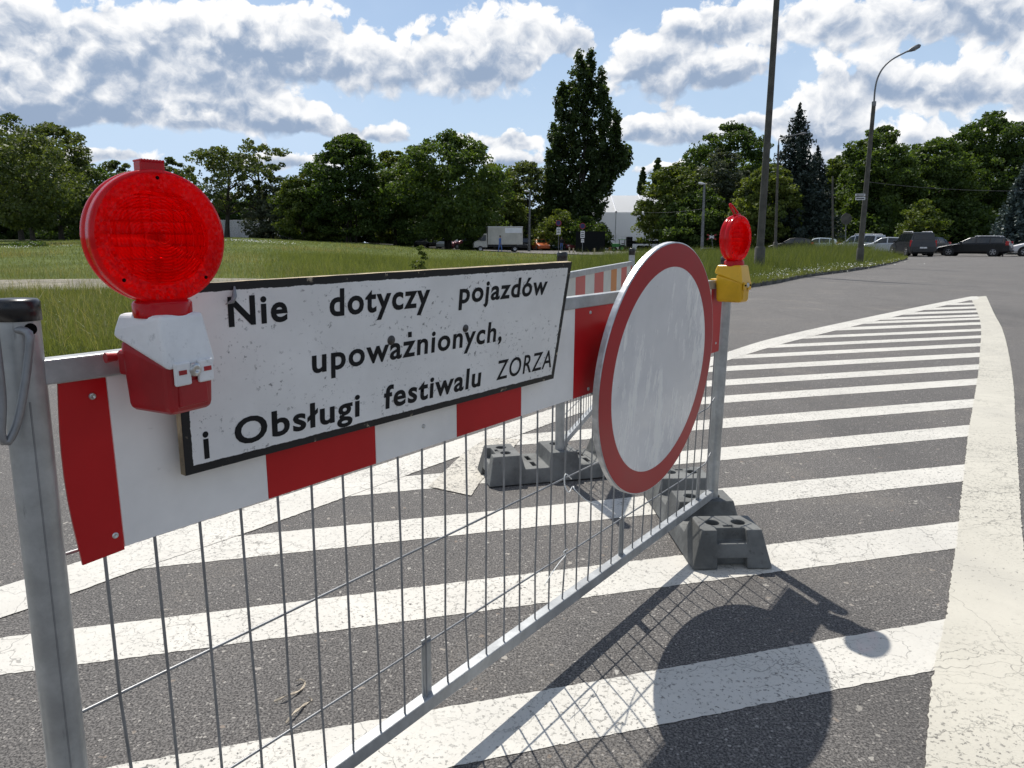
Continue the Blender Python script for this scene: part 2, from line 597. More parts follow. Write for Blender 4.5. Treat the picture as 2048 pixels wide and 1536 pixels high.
def mk_lens(name, rings=False):
    """clear red plastic: fine prisms on the reflector ring, ribs on the lens"""
    m_, T, b, out = newmat(name)
    co = obco(T)
    geo = T.n('ShaderNodeNewGeometry')
    if rings:
        sp = T.n('ShaderNodeSeparateXYZ')
        T.put(sp.inputs[0], co)
        q = T.m('ADD', T.m('MULTIPLY', sp.outputs[0], .68), T.m('MULTIPLY', sp.outputs[1], .73))
        gx = T.m('PINGPONG', T.m('MULTIPLY', q, 150), 1.0)
        gy = T.m('PINGPONG', T.m('MULTIPLY', sp.outputs[2], 150), 1.0)
        h = T.m('ADD', T.m('POWER', gx, 3.0), T.m('POWER', gy, 3.0))
        h = T.m('ADD', h, T.m('MULTIPLY', T.noise(co, 60, 3, .6), .8))
        bp = T.n('ShaderNodeBump')
        bp.inputs['Strength'].default_value = 0.9
        bp.inputs['Distance'].default_value = 0.0022
        T.put(bp.inputs['Height'], h)
        nrm = bp.outputs[0]
        amt = (.58, .20)
    else:
        v = T.n('ShaderNodeTexVoronoi', feature='F1')
        T.put(v.inputs['Vector'], co)
        v.inputs['Scale'].default_value = 340
        v.inputs['Randomness'].default_value = 0.12
        jit = T.vm('SCALE', T.vm('SUBTRACT', v.outputs['Color'], (.5, .5, .5)), .9)
        nrm = T.vm('NORMALIZE', T.vm('ADD', geo.outputs['Normal'], jit))
        amt = (.60, .28)
    b.inputs['Base Color'].default_value = (0.50, 0.003, 0.007, 1)
    b.inputs['Specular IOR Level'].default_value = 0.35
    b.inputs['Roughness'].default_value = 0.10
    b.inputs['IOR'].default_value = 1.5
    T.put(b.inputs['Normal'], nrm)
    tl = T.n('ShaderNodeBsdfTranslucent')
    tl.inputs[0].default_value = (1.0, 0.016, 0.014, 1)
    T.put(tl.inputs['Normal'], nrm)
    rf = T.n('ShaderNodeBsdfRefraction')
    rf.inputs['Color'].default_value = (0.85, 0.02, 0.02, 1)
    rf.inputs['Roughness'].default_value = 0.08
    rf.inputs['IOR'].default_value = 1.25
    T.put(rf.inputs['Normal'], nrm)
    tp = T.n('ShaderNodeBsdfTransparent')
    tp.inputs[0].default_value = (0.70, 0.012, 0.014, 1)
    m0 = T.n('ShaderNodeMixShader')
    m0.inputs[0].default_value = 0.86
    T.t.links.new(rf.outputs[0], m0.inputs[1])
    T.t.links.new(tp.outputs[0], m0.inputs[2])
    m1 = T.n('ShaderNodeMixShader')
    m1.inputs[0].default_value = amt[0]
    T.t.links.new(m0.outputs[0], m1.inputs[1])
    T.t.links.new(tl.outputs[0], m1.inputs[2])
    m2 = T.n('ShaderNodeMixShader')
    m2.inputs[0].default_value = amt[1]
    T.t.links.new(m1.outputs[0], m2.inputs[1])
    T.t.links.new(b.outputs[0], m2.inputs[2])
    T.t.links.new(m2.outputs[0], out.inputs[0])
    return m_


def mk_rim():
    m_, T, b, out = newmat('translucent_red_rim')
    co = obco(T)
    n = T.noise(co, 40, 4, .6)
    T.put(b.inputs['Base Color'], T.mix(n, (0.40, 0.003, 0.008), (0.55, 0.006, 0.010)))
    b.inputs['Roughness'].default_value = 0.16
    b.inputs['Specular IOR Level'].default_value = 0.35
    tl = T.n('ShaderNodeBsdfTranslucent')
    tl.inputs[0].default_value = (0.95, 0.018, 0.014, 1)
    mx = T.n('ShaderNodeMixShader')
    mx.inputs[0].default_value = .28
    T.t.links.new(b.outputs[0], mx.inputs[1])
    T.t.links.new(tl.outputs[0], mx.inputs[2])
    T.t.links.new(mx.outputs[0], out.inputs[0])
    return m_


def mk_tent():
    m_, T, b, out = newmat('white_tent_fabric')
    b.inputs['Base Color'].default_value = (0.88, 0.89, 0.90, 1)
    b.inputs['Roughness'].default_value = 0.6
    tl = T.n('ShaderNodeBsdfTranslucent')
    tl.inputs[0].default_value = (0.90, 0.93, 0.97, 1)
    mx = T.n('ShaderNodeMixShader')
    mx.inputs[0].default_value = .48
    T.t.links.new(b.outputs[0], mx.inputs[1])
    T.t.links.new(tl.outputs[0], mx.inputs[2])
    T.t.links.new(mx.outputs[0], out.inputs[0])
    return m_


M = {}
M['asphalt'] = mk_asphalt()
M['paint'] = mk_paint('white_road_paint', (0.63, 0.605, 0.545))
M['paint_band'] = mk_paint('yellowed_road_paint', (0.56, 0.53, 0.45), 0.62, 11.0, 0.018, (0.22, 1.0, 1.0), .95)
M['paint_worn'] = mk_paint('worn_road_paint', (0.58, 0.545, 0.47), 0.54)
M['galv'] = mk_galv('galvanised_steel')
M['wire'] = mk_galv('galvanised_wire', (0.27, 0.275, 0.28), 0.5, 0.45)
M['rail'] = mk_galv('galvanised_rail', (0.42, 0.43, 0.43), 0.45, 0.45)
M['alu'] = simple('sign_edge_metal', (0.55, 0.56, 0.57), 0.4, 0.6, 0.15, 20)
M['red'] = mk_sheet('red_sheeting', (0.48, 0.008, 0.011), 0.3, 0.3, (0.16, 0.03, 0.03))
M['white'] = mk_sheet('white_sheeting', (0.82, 0.80, 0.765), 0.35, 0.7)
M['red_lit_pale'] = mk_sheet('lit_pale_red_sheeting', (0.52, 0.10, 0.08), 0.5, 0.4)  # paler, pinkish red: the different light on this board is put into its colour
M['orange_sheet'] = mk_sheet('orange_sheeting', (0.55, 0.20, 0.04), 0.5, 0.4)
M['white_grimy'] = mk_sheet('grimy_white_sheeting', (0.58, 0.58, 0.52), 0.5, 0.8)
M['black_print'] = simple('black_lettering', (0.010, 0.010, 0.011), 0.6, 0, 0.2, 30, spec=.2)
M['black_cap'] = simple('black_plastic', (0.012, 0.012, 0.013), 0.3, 0, 0.2, 30)
M['bowl'] = simple('red_reflector_bowl', (0.40, 0.015, 0.02), 0.2, .5, 0.3, 60)
M['white_plastic'] = simple('white_plastic', (0.78, 0.775, 0.76), 0.4, 0, 0.06, 12, dirt=0.35)
M['red_plastic'] = simple('red_plastic', (0.36, 0.012, 0.016), 0.35, 0, 0.12, 14, bumps=0.05)
M['yellow_plastic'] = simple('yellow_plastic', (0.72, 0.40, 0.008), 0.35, 0, 0.08, 10, dirt=0.15)
M['lens_ring'] = mk_lens('red_reflector_lens')
M['lens'] = mk_lens('red_fresnel_lens', True)
M['red_rim'] = mk_rim()
M['screw'] = simple('zinc_screw', (0.6, 0.6, 0.58), 0.3, 0.9, 0.2, 60)
M['foot'] = simple('grey_recycled_plastic', (0.140, 0.143, 0.137), 0.75, 0, 0.25, 7, bumps=0.5, dirt=0.55)
M['hole'] = simple('dark_hollow', (0.008, 0.008, 0.008), 0.9, spec=0.0)
M['tie'] = simple('white_cable_tie', (0.75, 0.75, 0.72), 0.4)
M['plywood'] = simple('sign_edge_wood', (0.40, 0.32, 0.20), 0.8, 0, 0.3, 20, dirt=0.6)
M['bark'] = simple('bark', (0.045, 0.038, 0.030), 0.9, 0, 0.3, 5, bumps=0.4)
M['pole'] = simple('grey_pole_concrete', (0.085, 0.080, 0.068), 0.85, 0, 0.2, 3, bumps=0.2)
M['pole_metal'] = simple('grey_pole_metal', (0.17, 0.175, 0.18), 0.5, 0.3, 0.2, 4)
M['soil'] = simple('dark_wood_floor', (0.035, 0.034, 0.018), 0.95, 0, 0.35, 0.6)
M['path'] = simple('pale_gravel', (0.24, 0.215, 0.165), 0.95, 0, 0.2, 2.0, bumps=0.3)
M['kerb'] = simple('weathered_kerb_concrete', (0.10, 0.097, 0.088), 0.9, 0, 0.3, 4, bumps=0.4)
M['cream'] = simple('cream_truck_box', (0.50, 0.475, 0.41), 0.5, 0, 0.08, 1.0)
M['tent'] = mk_tent()
M['tyre'] = simple('tyre_rubber', (0.012, 0.012, 0.012), 0.8)
M['rim'] = simple('wheel_rim', (0.35, 0.35, 0.36), 0.35, 0.7)
M['glass'] = simple('dark_car_glass', (0.012, 0.015, 0.018), 0.08, 0, 0.1, 2, spec=0.6)
M['taillight'] = simple('red_tail_light', (0.38, 0.012, 0.015), 0.2)
M['headlight'] = simple('clear_headlight', (0.7, 0.7, 0.72), 0.15)
M['plate'] = simple('white_plate', (0.7, 0.7, 0.7), 0.5)
M['blue_cloth'] = simple('blue_cloth', (0.09, 0.16, 0.38), 0.9)
M['dark_cloth'] = simple('dark_cloth', (0.02, 0.02, 0.025), 0.9)
M['skin'] = simple('skin', (0.42, 0.25, 0.18), 0.6)
M['hair'] = simple('dark_hair', (0.02, 0.014, 0.01), 0.6)
M['sign_blue'] = simple('sign_blue', (0.02, 0.02, 0.10), 0.5)
M['sign_red'] = simple('sign_red', (0.28, 0.02, 0.02), 0.5)
M['litter'] = simple('dry_leaf', (0.50, 0.43, 0.33), 0.9, 0, 0.15, 40)
M['green_paint'] = simple('green_paint', (0.05, 0.25, 0.05), 0.4)
M['rust'] = simple('rusty_metal', (0.18, 0.07, 0.03), 0.8)
M['dark_green'] = simple('dark_container_paint', (0.004, 0.006, 0.006), 0.7, spec=.2)


def carpaint(name, col, metal=0.2):
    if name not in M:
        M[name] = simple(name, col, 0.30, metal, 0.04, 2, None, 0.0, 0.0, .35, .25)
    return M[name]


M['leaf_maple'] = mk_leaf('maple_leaves', (0.036, 0.068, 0.016), (0.088, 0.136, 0.034), 0.46)
M['leaf_light'] = mk_leaf('pale_green_leaves', (0.055, 0.088, 0.016), (0.135, 0.170, 0.040), 0.42)
M['leaf_locust'] = mk_leaf('locust_leaves', (0.045, 0.070, 0.020), (0.110, 0.140, 0.048), 0.40)
M['leaf_grey'] = mk_leaf('silvery_leaves', (0.050, 0.066, 0.040), (0.120, 0.140, 0.090), 0.25)
M['leaf_poplar'] = mk_leaf('poplar_leaves', (0.028, 0.052, 0.014), (0.080, 0.116, 0.034), 0.38)
M['needle'] = mk_leaf('spruce_needles', (0.016, 0.030, 0.024), (0.046, 0.066, 0.052), 0.08)
M['needle_blue'] = mk_leaf('blue_spruce_needles', (0.035, 0.055, 0.055), (0.090, 0.125, 0.120), 0.06)
M['grass'] = mk_leaf('grass_blades', (0.072, 0.100, 0.028), (0.205, 0.225, 0.088), 0.42)
M['dry'] = mk_leaf('dry_grass_stalks', (0.16, 0.15, 0.07), (0.42, 0.38, 0.22), 0.35)
M['flower'] = simple('white_flower', (0.75, 0.75, 0.68), 0.8)

# ------------------------------------------------------------------ ground, road, lawn, path
def resample(pts, n):
    P = np.array(pts, float)
    d = np.r_[0, np.cumsum(np.linalg.norm(np.diff(P, axis=0), axis=1))]
    # smooth (Catmull-Rom) then even spacing
    dense = []
    for i in range(len(P) - 1):
        p0, p1, p2, p3 = P[max(i - 1, 0)], P[i], P[i + 1], P[min(i + 2, len(P) - 1)]
        for t in np.linspace(0, 1, 24, endpoint=False):
            dense.append(0.5 * ((2 * p1) + (-p0 + p2) * t + (2 * p0 - 5 * p1 + 4 * p2 - p3) * t * t + (-p0 + 3 * p1 - 3 * p2 + p3) * t ** 3))
    dense.append(P[-1])
    D = np.array(dense)
    s = np.r_[0, np.cumsum(np.linalg.norm(np.diff(D, axis=0), axis=1))]
    q = np.linspace(0, s[-1], n)
    return np.stack([np.interp(q, s, D[:, k]) for k in range(D.shape[1])], 1)


def sheet_between(name, A, B, nu, nv, zoff, mat, power=1.0, kind='structure'):
    """ruled sheet from curve A to curve B lying on the terrain"""
    a, b = resample(A, nu), resample(B, nu)
    V, F = [], []
    for j in range(nv):
        t = (j / (nv - 1)) ** power
        for i in range(nu):
            p = a[i] * (1 - t) + b[i] * t
            V.append((p[0], p[1], gz(p[0], p[1]) + zoff))
    for j in range(nv - 1):
        for i in range(nu - 1):
            F.append((j * nu + i, j * nu + i + 1, (j + 1) * nu + i + 1, (j + 1) * nu + i))
    me = np_mesh(name, np.array(V), np.array(F), mat, smooth=True)
    o = bpy.data.objects.new(name, me)
    COL.objects.link(o)
    return tag(o, kind=kind)


def mk_lawn():
    m_, T, b, _ = newmat('lawn_soil')
    co = obco(T)
    a = T.noise(co, 0.25, 6, 0.65)
    c = T.mix(T.ramp(a, 0.35, 0.65), (0.078, 0.106, 0.030), (0.135, 0.165, 0.054))
    n = T.noise(co, 9, 5, 0.7)
    c = T.mix(T.ramp(n, 0.50, 0.75), c, (0.050, 0.070, 0.018))
    st = T.noise(T.vm('MULTIPLY', co, (0.12, 0.5, 0.5)), 1.0, 4, 0.6)
    c = T.mix(T.m('MULTIPLY', T.ramp(st, 0.55, 0.7), 0.6), c, (0.165, 0.155, 0.062))
    T.put(b.inputs['Base Color'], c)
    b.inputs['Roughness'].default_value = 0.95
    b.inputs['Specular IOR Level'].default_value = 0.1
    bump(T, b, T.noise(co, 30, 4, 0.7), 0.7, 0.05)
    return m_


M['lawn'] = mk_lawn()

# one wide ground sheet out to the horizon
V, F = [], []
rs = [0.5, 4, 8, 14, 22, 34, 50, 70, 95, 130, 200, 400, 900, 1600]
na = 72
for r_ in rs:
    for k in range(na):
        a_ = 2 * math.pi * k / na
        x_, y_ = r_ * math.sin(a_), r_ * math.cos(a_)
        V.append((x_, y_, gz(x_, y_) - 0.35))
for i in range(len(rs) - 1):
    for k in range(na):
        k2 = (k + 1) % na
        F.append((i * na + k, (i + 1) * na + k, (i + 1) * na + k2, i * na + k2))
F.append(tuple([0, 1, 2, 3]))
F = [f for f in F if len(set(f)) == 4]
o = bpy.data.objects.new('ground', np_mesh('ground', np.array(V), np.array(F), M['soil'], smooth=True))
COL.objects.link(o)
tag(o, kind='structure')

# asphalt everywhere the streets run
xs = np.arange(-130, 131, 4.0)
ys = np.r_[np.arange(-24, 12, 4.0), np.arange(12, 112, 4.0)]
V = np.array([(x_, y_, gz(x_, y_)) for y_ in ys for x_ in xs])
nx = len(xs)
F = np.array([(j * nx + i, j * nx + i + 1, (j + 1) * nx + i + 1, (j + 1) * nx + i) for j in range(len(ys) - 1) for i in range(nx - 1)])
road = bpy.data.objects.new('road', np_mesh('road', V, F, M['asphalt'], smooth=True))
COL.objects.link(road)
tag(road, kind='structure')

# lawn: from the kerb line to the parking street behind
KERB = [(-19, -9), (-9.0, 0.2), (-4.0, 5.25), (0.45, 11.0), (5.5, 16.84), (9.2, 22.4), (13.3, 27.8), (19.1, 36.5), (23.0, 42.8), (24.6, 45.4), (24.9, 47.3)]
FAR = [(-150, 20), (-115, 60), (-70, 82), (-40, 86), (-17, 86), (-5, 77), (2.5, 60), (6.5, 53), (13, 50.5), (20, 49.6), (24.4, 48.3)]
lawn = sheet_between('lawn', KERB, FAR, 150, 60, 0.10, M['lawn'], 1.6)
WOOD_A = [(-150, 50), (-90, 92), (-45, 100), (-12, 101), (6, 101), (16, 92), (24, 84), (45, 80), (80, 78), (130, 60)]
WOOD_B = [(-600, 300), (-400, 600), (-150, 700), (-12, 700), (60, 700), (150, 700), (250, 700), (400, 600), (600, 400), (700, 200)]
wood_floor = sheet_between('wood_floor', WOOD_A, WOOD_B, 60, 12, 0.06, M['soil'], 2.0)
PATH_A = [(-30, 4.5), (-15, 10.2), (-8.98, 12.6), (-6.0, 13.3), (-2.0, 13.2), (1.6, 12.9)]
PATH_B = [(-33, 7.5), (-17, 13.2), (-11.6, 15.6), (-8.0, 15.9), (-2.2, 15.6), (3.8, 15.3)]
sheet_between('path', PATH_A, PATH_B, 80, 6, 0.125, M['path'])

# kerb stones along the lawn edge
kc = resample(KERB, 400)
seg = np.r_[0, np.cumsum(np.linalg.norm(np.diff(kc, axis=0), axis=1))]
kerb = thing('kerb', None, None, (0, 0, 0))
tag(kerb, kind='structure')
mb = MB()
mb.box((0, 0, 0.055), (0.985, 0.14, 0.13))
ks = mb.build('kerb_stone', M['kerb'], kerb, bevel=0.015)
s_ = 10.0
first = True
while s_ < seg[-1]:
    x_, y_ = np.interp(s_, seg, kc[:, 0]), np.interp(s_, seg, kc[:, 1])
    x2, y2 = np.interp(s_ + .5, seg, kc[:, 0]), np.interp(s_ + .5, seg, kc[:, 1])
    k_ = ks if first else ks.copy()
    if not first:
        COL.objects.link(k_)
    first = False
    k_.location = (x_ + random.uniform(-.012, .012), y_ + random.uniform(-.012, .012), random.uniform(-.02, .012))
    k_.rotation_euler = (random.uniform(-.03, .03), 0, math.atan2(y2 - y_, x2 - x_) + random.uniform(-.012, .012))
    s_ += 1.0

# ------------------------------------------------------------------ painted island
RL = [(0.62, 0.93), (0.825, 1.25), (1.02, 1.563), (1.196, 1.807), (1.434, 2.166), (1.552, 2.335), (1.768, 2.67), (2.056, 3.107), (2.448, 3.707),
      (2.952, 4.459), (3.801, 5.73), (4.562, 6.894), (5.701, 8.645), (6.765, 10.359), (8.50, 13.276), (8.62, 13.62)]
RR = [(0.95, 0.90), (1.13, 1.25), (1.30, 1.53), (1.45, 1.80), (1.663, 2.15), (1.80, 2.36), (2.007, 2.67), (2.393, 3.24), (2.969, 4.092),
      (3.684, 5.145), (4.835, 6.894), (6.0, 8.713), (7.141, 10.582), (9.1, 13.75), (9.30, 14.1)]
LO = [(-2.6, 0.75), (-1.556, 2.008), (-1.378, 2.246), (-0.326, 3.619), (0.85, 5.18), (2.026, 6.72), (2.889, 7.81), (4.6, 9.62), (6.6, 11.65), (8.4, 13.45), (9.0, 14.03)]
LI = [(-2.42, 0.64), (-1.427, 1.826), (-1.19, 2.14), (-0.93, 2.46), (-0.716, 2.75), (0.4, 4.25), (1.50, 5.72), (2.15, 6.56), (3.06, 7.62), (4.76, 9.42), (6.74, 11.45), (8.35, 13.06), (8.75, 13.46)]


def jag(poly, step=0.06, amp=0.004, seed=0):
    rnd = random.Random(seed)
    out = []
    n = len(poly)
    for i in range(n):
        a, b = Vector(poly[i]), Vector(poly[(i + 1) % n])
        L = (b - a).length
        m_ = max(1, int(L / step))
        nrm = Vector((-(b - a).y, (b - a).x)) / max(L, 1e-6)
        for k in range(m_):
            out.append(a + (b - a) * (k / m_) + nrm * rnd.gauss(0, amp))
    return out


def marking(name, poly, z, mat, seed=0, amp=0.0035):
    pts = jag(poly, 0.014, amp * .32, seed)
    bm = bmesh.new()
    vs_ = [bm.verts.new((p.x, p.y, z)) for p in pts]
    f = bm.faces.new(vs_)
    if f.normal.z < 0:
        f.normal_flip()
    bm.normal_update()
    if f.normal.z < 0:
        f.normal_flip()
    bmesh.ops.triangulate(bm, faces=[f])
    me = bpy.data.meshes.new(name)
    bm.to_mesh(me)
    bm.free()
    me.materials.append(mat)
    o = bpy.data.objects.new(name, me)
    COL.objects.link(o)
    o.parent = road
    return o


rl, rr = resample(RL, 90), resample(RR, 90)
lo, li = resample(LO, 90), resample(LI, 90)
marking('border_line', [tuple(p) for p in rl] + [tuple(p) for p in rr[::-1]], 0.0030, M['paint_band'], 1, .005)
marking('border_line', [tuple(p) for p in lo] + [tuple(p) for p in li[::-1]], 0.0030, M['paint'], 2)
marking('worn_patch', [(-0.36, 2.919), (-0.17, 2.806), (-0.136, 3.001), (0.003, 3.498), (0.045, 3.667), (-0.13, 3.70), (-0.241, 3.419), (-0.29, 3.201)], 0.0045, M['paint_worn'], 3)

marking('tip_patch', [(8.30, 12.98), (8.62, 13.25), (8.95, 13.75), (9.08, 14.02), (8.85, 13.88), (8.45, 13.42)], 0.0045, M['paint'], 4)

STR = [((0.72, 1.09), .285, .19), ((1.197, 1.821), .284, .19), ((1.68, 2.533), .265, .195), ((2.138, 3.238), .27, .20), ((2.62, 3.981), .297, .195), ((3.079, 4.676), .297, .20),
       ((3.56, 5.408), .296, .20), ((4.02, 6.072), .295, .205), ((4.444, 6.734), .29, .21), ((4.863, 7.388), .29, .19),
       ((5.268, 8.021), .29, .19), ((5.676, 8.658), .29, .19), ((6.153, 9.403), .29, .25), ((6.529, 9.989), .29, .22),
       ((6.816, 10.438), .29, .24), ((7.242, 11.103), .29, .27), ((7.682, 11.79), .29, .29), ((8.179, 12.565), .29, .30)]


def hit_left(p, m_):
    """go left along slope m_ until the inner edge of the left border"""
    prev = None
    for i in range(len(li) - 1):
        a, b = li[i], li[i + 1]
        fa = (a[1] - p[1]) - m_ * (a[0] - p[0])
        fb = (b[1] - p[1]) - m_ * (b[0] - p[0])
        if fa * fb <= 0 and a[0] < p[0]:
            t = fa / (fa - fb + 1e-12)
            prev = a + (b - a) * t
    return prev


for i, (p, m_, w) in enumerate(STR):
    dy = w * math.sqrt(1 + m_ * m_) * 0.98
    q = (p[0], p[1] - dy)
    hu, hl = hit_left(p, m_), hit_left(q, m_)
    if hu is None:
        hu = (-1.9, p[1] + m_ * (-1.9 - p[0]))
    if hl is None:
        hl = (-2.0, q[1] + m_ * (-2.0 - q[0]))
    ex = 0.07
    poly = [(p[0] + ex, p[1] + m_ * ex), (hu[0] - ex, hu[1] - ex * m_), (hl[0] - ex, hl[1] - m_ * ex), (q[0] - 0.0 + .02, q[1] + m_ * .02)]
    marking('white_stripe', poly, 0.0015, M['paint'], 10 + i)

# ------------------------------------------------------------------ the crowd barriers
class Frame:
    """local frame of a barrier: s along it, z up, off towards its front"""
    def __init__(self, base, ang, slope=0.0, lean=0.0):
        self.o = Vector(base)
        c, s = math.cos(ang), math.sin(ang)
        self.es = Vector((c, s, slope))
        self.en = Vector((s, -c, 0))
        self.ez = Vector((-slope * c + lean * s, -slope * s - lean * c, 1.0))

    def __call__(self, s, z, off=0.0):
        return self.o + self.es * s + self.ez * z + self.en * off

    def hit(self, px, py, off=0.0):
        d = pixdir(px, py)
        A = Matrix((self.es, self.ez, -d)).transposed()
        r_ = A.inverted() @ (Vector((0, 0, CAM_H)) - self.o - self.en * off)
        return r_.x, r_.y

    def slab(self, mb, s0, s1, z0, z1, o0, o1, mi=0):
        b = [self(s0, z0, o0), self(s1, z0, o0), self(s1, z0, o1), self(s0, z0, o1)]
        t = [self(s0, z1, o0), self(s1, z1, o0), self(s1, z1, o1), self(s0, z1, o1)]
        mb.hexa([b[3], b[2], b[1], b[0]], [t[3], t[2], t[1], t[0]], mi)
        return mb


B1 = Frame((-0.544, 0.772, 0.0), 0.9272, 0.0038, 0.0106)
B1_L = 2.10
bar1 = thing('crowd_barrier', 'galvanised barrier in front with red and white board carrying the lettered sign', 'barrier', B1(1.05, 0))
O1 = bar1.location.copy()


def bpart(mb, name, mat, **k):
    return mb.build(name, mat, bar1, O1, **k)


ZR0, ZR1 = 0.118, 0.147       # bottom rail
ZT0, ZT1 = 0.874, 0.902       # top rail
# left post follows the two measured points of its axis, the right post stands upright
sa, za = B1.hit(32, 612)
sb, zb_ = B1.hit(132, 1500)
kx = (sa - sb) / (za - zb_)
lp = lambda z: B1(sb + kx * (z - zb_), z)
bpart(MB().tube([lp(0.035), lp(0.3), lp(0.6), lp(0.948)], 0.0210, 28), 'post', M['galv'])
bpart(MB().lathe([(0.0001, .0235), (.020, .023), (.0225, .020), (.0228, 0.0), (.0212, 0.0)], lp(0.947), lp(1.0) - lp(0.9), 28), 'post_cap', M['black_cap'])
# pressed seam down the left post
mbs = MB()
mbs.tube([lp(0.05) + Vector((0.0145, -0.0150, 0)), lp(0.86) + Vector((0.0140, -0.0155, 0))], 0.0010, 6)
bpart(mbs, 'weld_seam', M['wire'])
rp = lambda z: B1(B1_L + 0.012, z)
bpart(MB().tube([rp(0.06), rp(0.5), rp(0.95)], 0.0208, 24), 'post', M['galv'])
bpart(MB().lathe([(0.0001, .026), (.020, .0255), (.0225, .022), (.0228, 0.0), (.0212, 0.0)], rp(0.949), (0, 0, 1), 24), 'post_cap', M['black_cap'])
bpart(B1.slab(MB(), 0.022, B1_L, ZT0, ZT1, -.0125, .0125), 'top_rail', M['rail'], bevel=.002)
bpart(B1.slab(MB(), 0.022, B1_L - .004, ZR0, ZR1, -.0125, .0125), 'bottom_rail', M['rail'], bevel=.002)
# mesh of thin rods
rnd = random.Random(3)
n_w = int((B1_L - 0.1) / 0.0617) + 1
for i in range(n_w):
    s_ = 0.0655 + i * 0.0617
    j1, j2, j3 = rnd.gauss(0, .0022), rnd.gauss(0, .003), rnd.gauss(0, .002)
    bpart(MB().tube([B1(s_ + j1, ZR1 - .002, .004), B1(s_ + j2, .27, .004), B1(s_ + j3, .46, .004), B1(s_, .667, .003)], 0.0021, 8), 'upright_rod', M['wire'])
W1, W2 = 0.462, 0.259
bpart(MB().tube([B1(.02, W1, -.001), B1(1.0, W1, -.001), B1(1.85, W1 - .002, -.001), B1(2.02, W1 + .003, -.001), B1(2.075, W1 + .03, 0)], 0.0022, 8), 'cross_rod', M['wire'])
bpart(MB().tube([B1(.02, W2, -.001), B1(1.0, W2, -.001), B1(1.85, W2 - .002, -.001), B1(2.03, W2 + .005, -.001), B1(2.075, W2 + .035, 0)], 0.0022, 8), 'cross_rod', M['wire'])
bpart(MB().tube([B1(.015, .668, -.004), B1(2.08, .667, -.004)], 0.0022, 8), 'cross_rod', M['wire'])
for s_, zt_ in ((0.628, 0.268), (1.430, 0.262), (1.985, 0.262)):
    bpart(B1.slab(MB(), s_ - .0125, s_ + .0125, ZR1 - .001, zt_, -.006, -.002), 'bracket', M['galv'], bevel=.001)
# the board: separate stripes of sheeting butted together on the barrier
EDGE = [0.036, 0.0875, 0.2935, 0.504, 0.7115, 0.921, 1.131, 1.340, 1.548, 1.757, 1.965, 2.062]
for i in range(len(EDGE) - 1):
    red = i % 2 == 0
    s0, s1 = EDGE[i], EDGE[i + 1]
    if i == 0:
        # first stripe, its free corner bent towards the street
        mb = MB()
        nz, ns = 8, 4
        g = []
        for side in (0.0085, 0.0055):
            for a in range(nz + 1):
                z = 0.655 + (0.873 - 0.655) * a / nz
                for b_ in range(ns + 1):
                    s_ = s0 + (s1 - .0006 - s0) * b_ / ns
                    k_ = (1 - b_ / ns) * (1 - a / nz) ** 2
                    s2 = s_ - 0.006 * math.sin(math.pi * min(1, (a / nz))) * (1 - b_ / ns)
                    g.append(B1(s2, z, side + .006 * k_))
        fs = []
        w_ = ns + 1
        tot = (nz + 1) * w_
        for a in range(nz):
            for b_ in range(ns):
                q = a * w_ + b_
                fs.append((q, q + 1, q + w_ + 1, q + w_))
                fs.append((tot + q, tot + q + w_, tot + q + w_ + 1, tot + q + 1))
        for a in range(nz):
            q = a * w_
            fs.append((q, q + w_, tot + q + w_, tot + q))
            q = a * w_ + ns
            fs.append((q, tot + q, tot + q + w_, q + w_))
        for b_ in range(ns):
            fs.append((b_, tot + b_, tot + b_ + 1, b_ + 1))
            q = nz * w_ + b_
            fs.append((q, q + 1, tot + q + 1, tot + q))
        mb.add(g, fs)
        bpart(mb, 'red_stripe', M['red'])
    else:
        bpart(B1.slab(MB(), s0 + .0004, s1 - .0004, 0.659, 0.8735, .0055, .0085), 'red_stripe' if red else 'white_stripe', M['red'] if red else M['white'])
# rivets
for s_, z in ((0.070, 0.853), (0.0775, 0.677), (0.62, 0.70), (2.03, .69), (1.2, .86), (1.2, .672)):
    mb = MB()
    mb.lathe([(.0001, .0012), (.0015, .0012), (.0018, .0024), (.0036, .0020), (.0042, 0)], B1(s_, z, .0085), B1.en, 18)
    bpart(mb, 'rivet', M['screw'])
# bent rod hook on the left post
h0 = [B1.hit(x, y, .030) for x, y in ((42, 662), (58, 668), (56, 720), (46, 790), (33, 850), (14, 886), (3, 868), (4, 800), (-4, 720), (-12, 660))]
hp = [B1(s_, z, .030) for s_, z in h0]
hp[0] = B1(h0[0][0], h0[0][1], .014)
sm = resample([tuple(p) for p in hp], 60)
bpart(MB().tube([Vector(p) for p in sm], 0.0042, 10), 'hook', M['wire'])
bpart(MB().lathe([(.0065, .0006), (.0001, .0006)], lp(h0[0][1]) + B1.en * .0205 + B1.es * .004, B1.en, 16), 'bolt_hole', M['hole'])

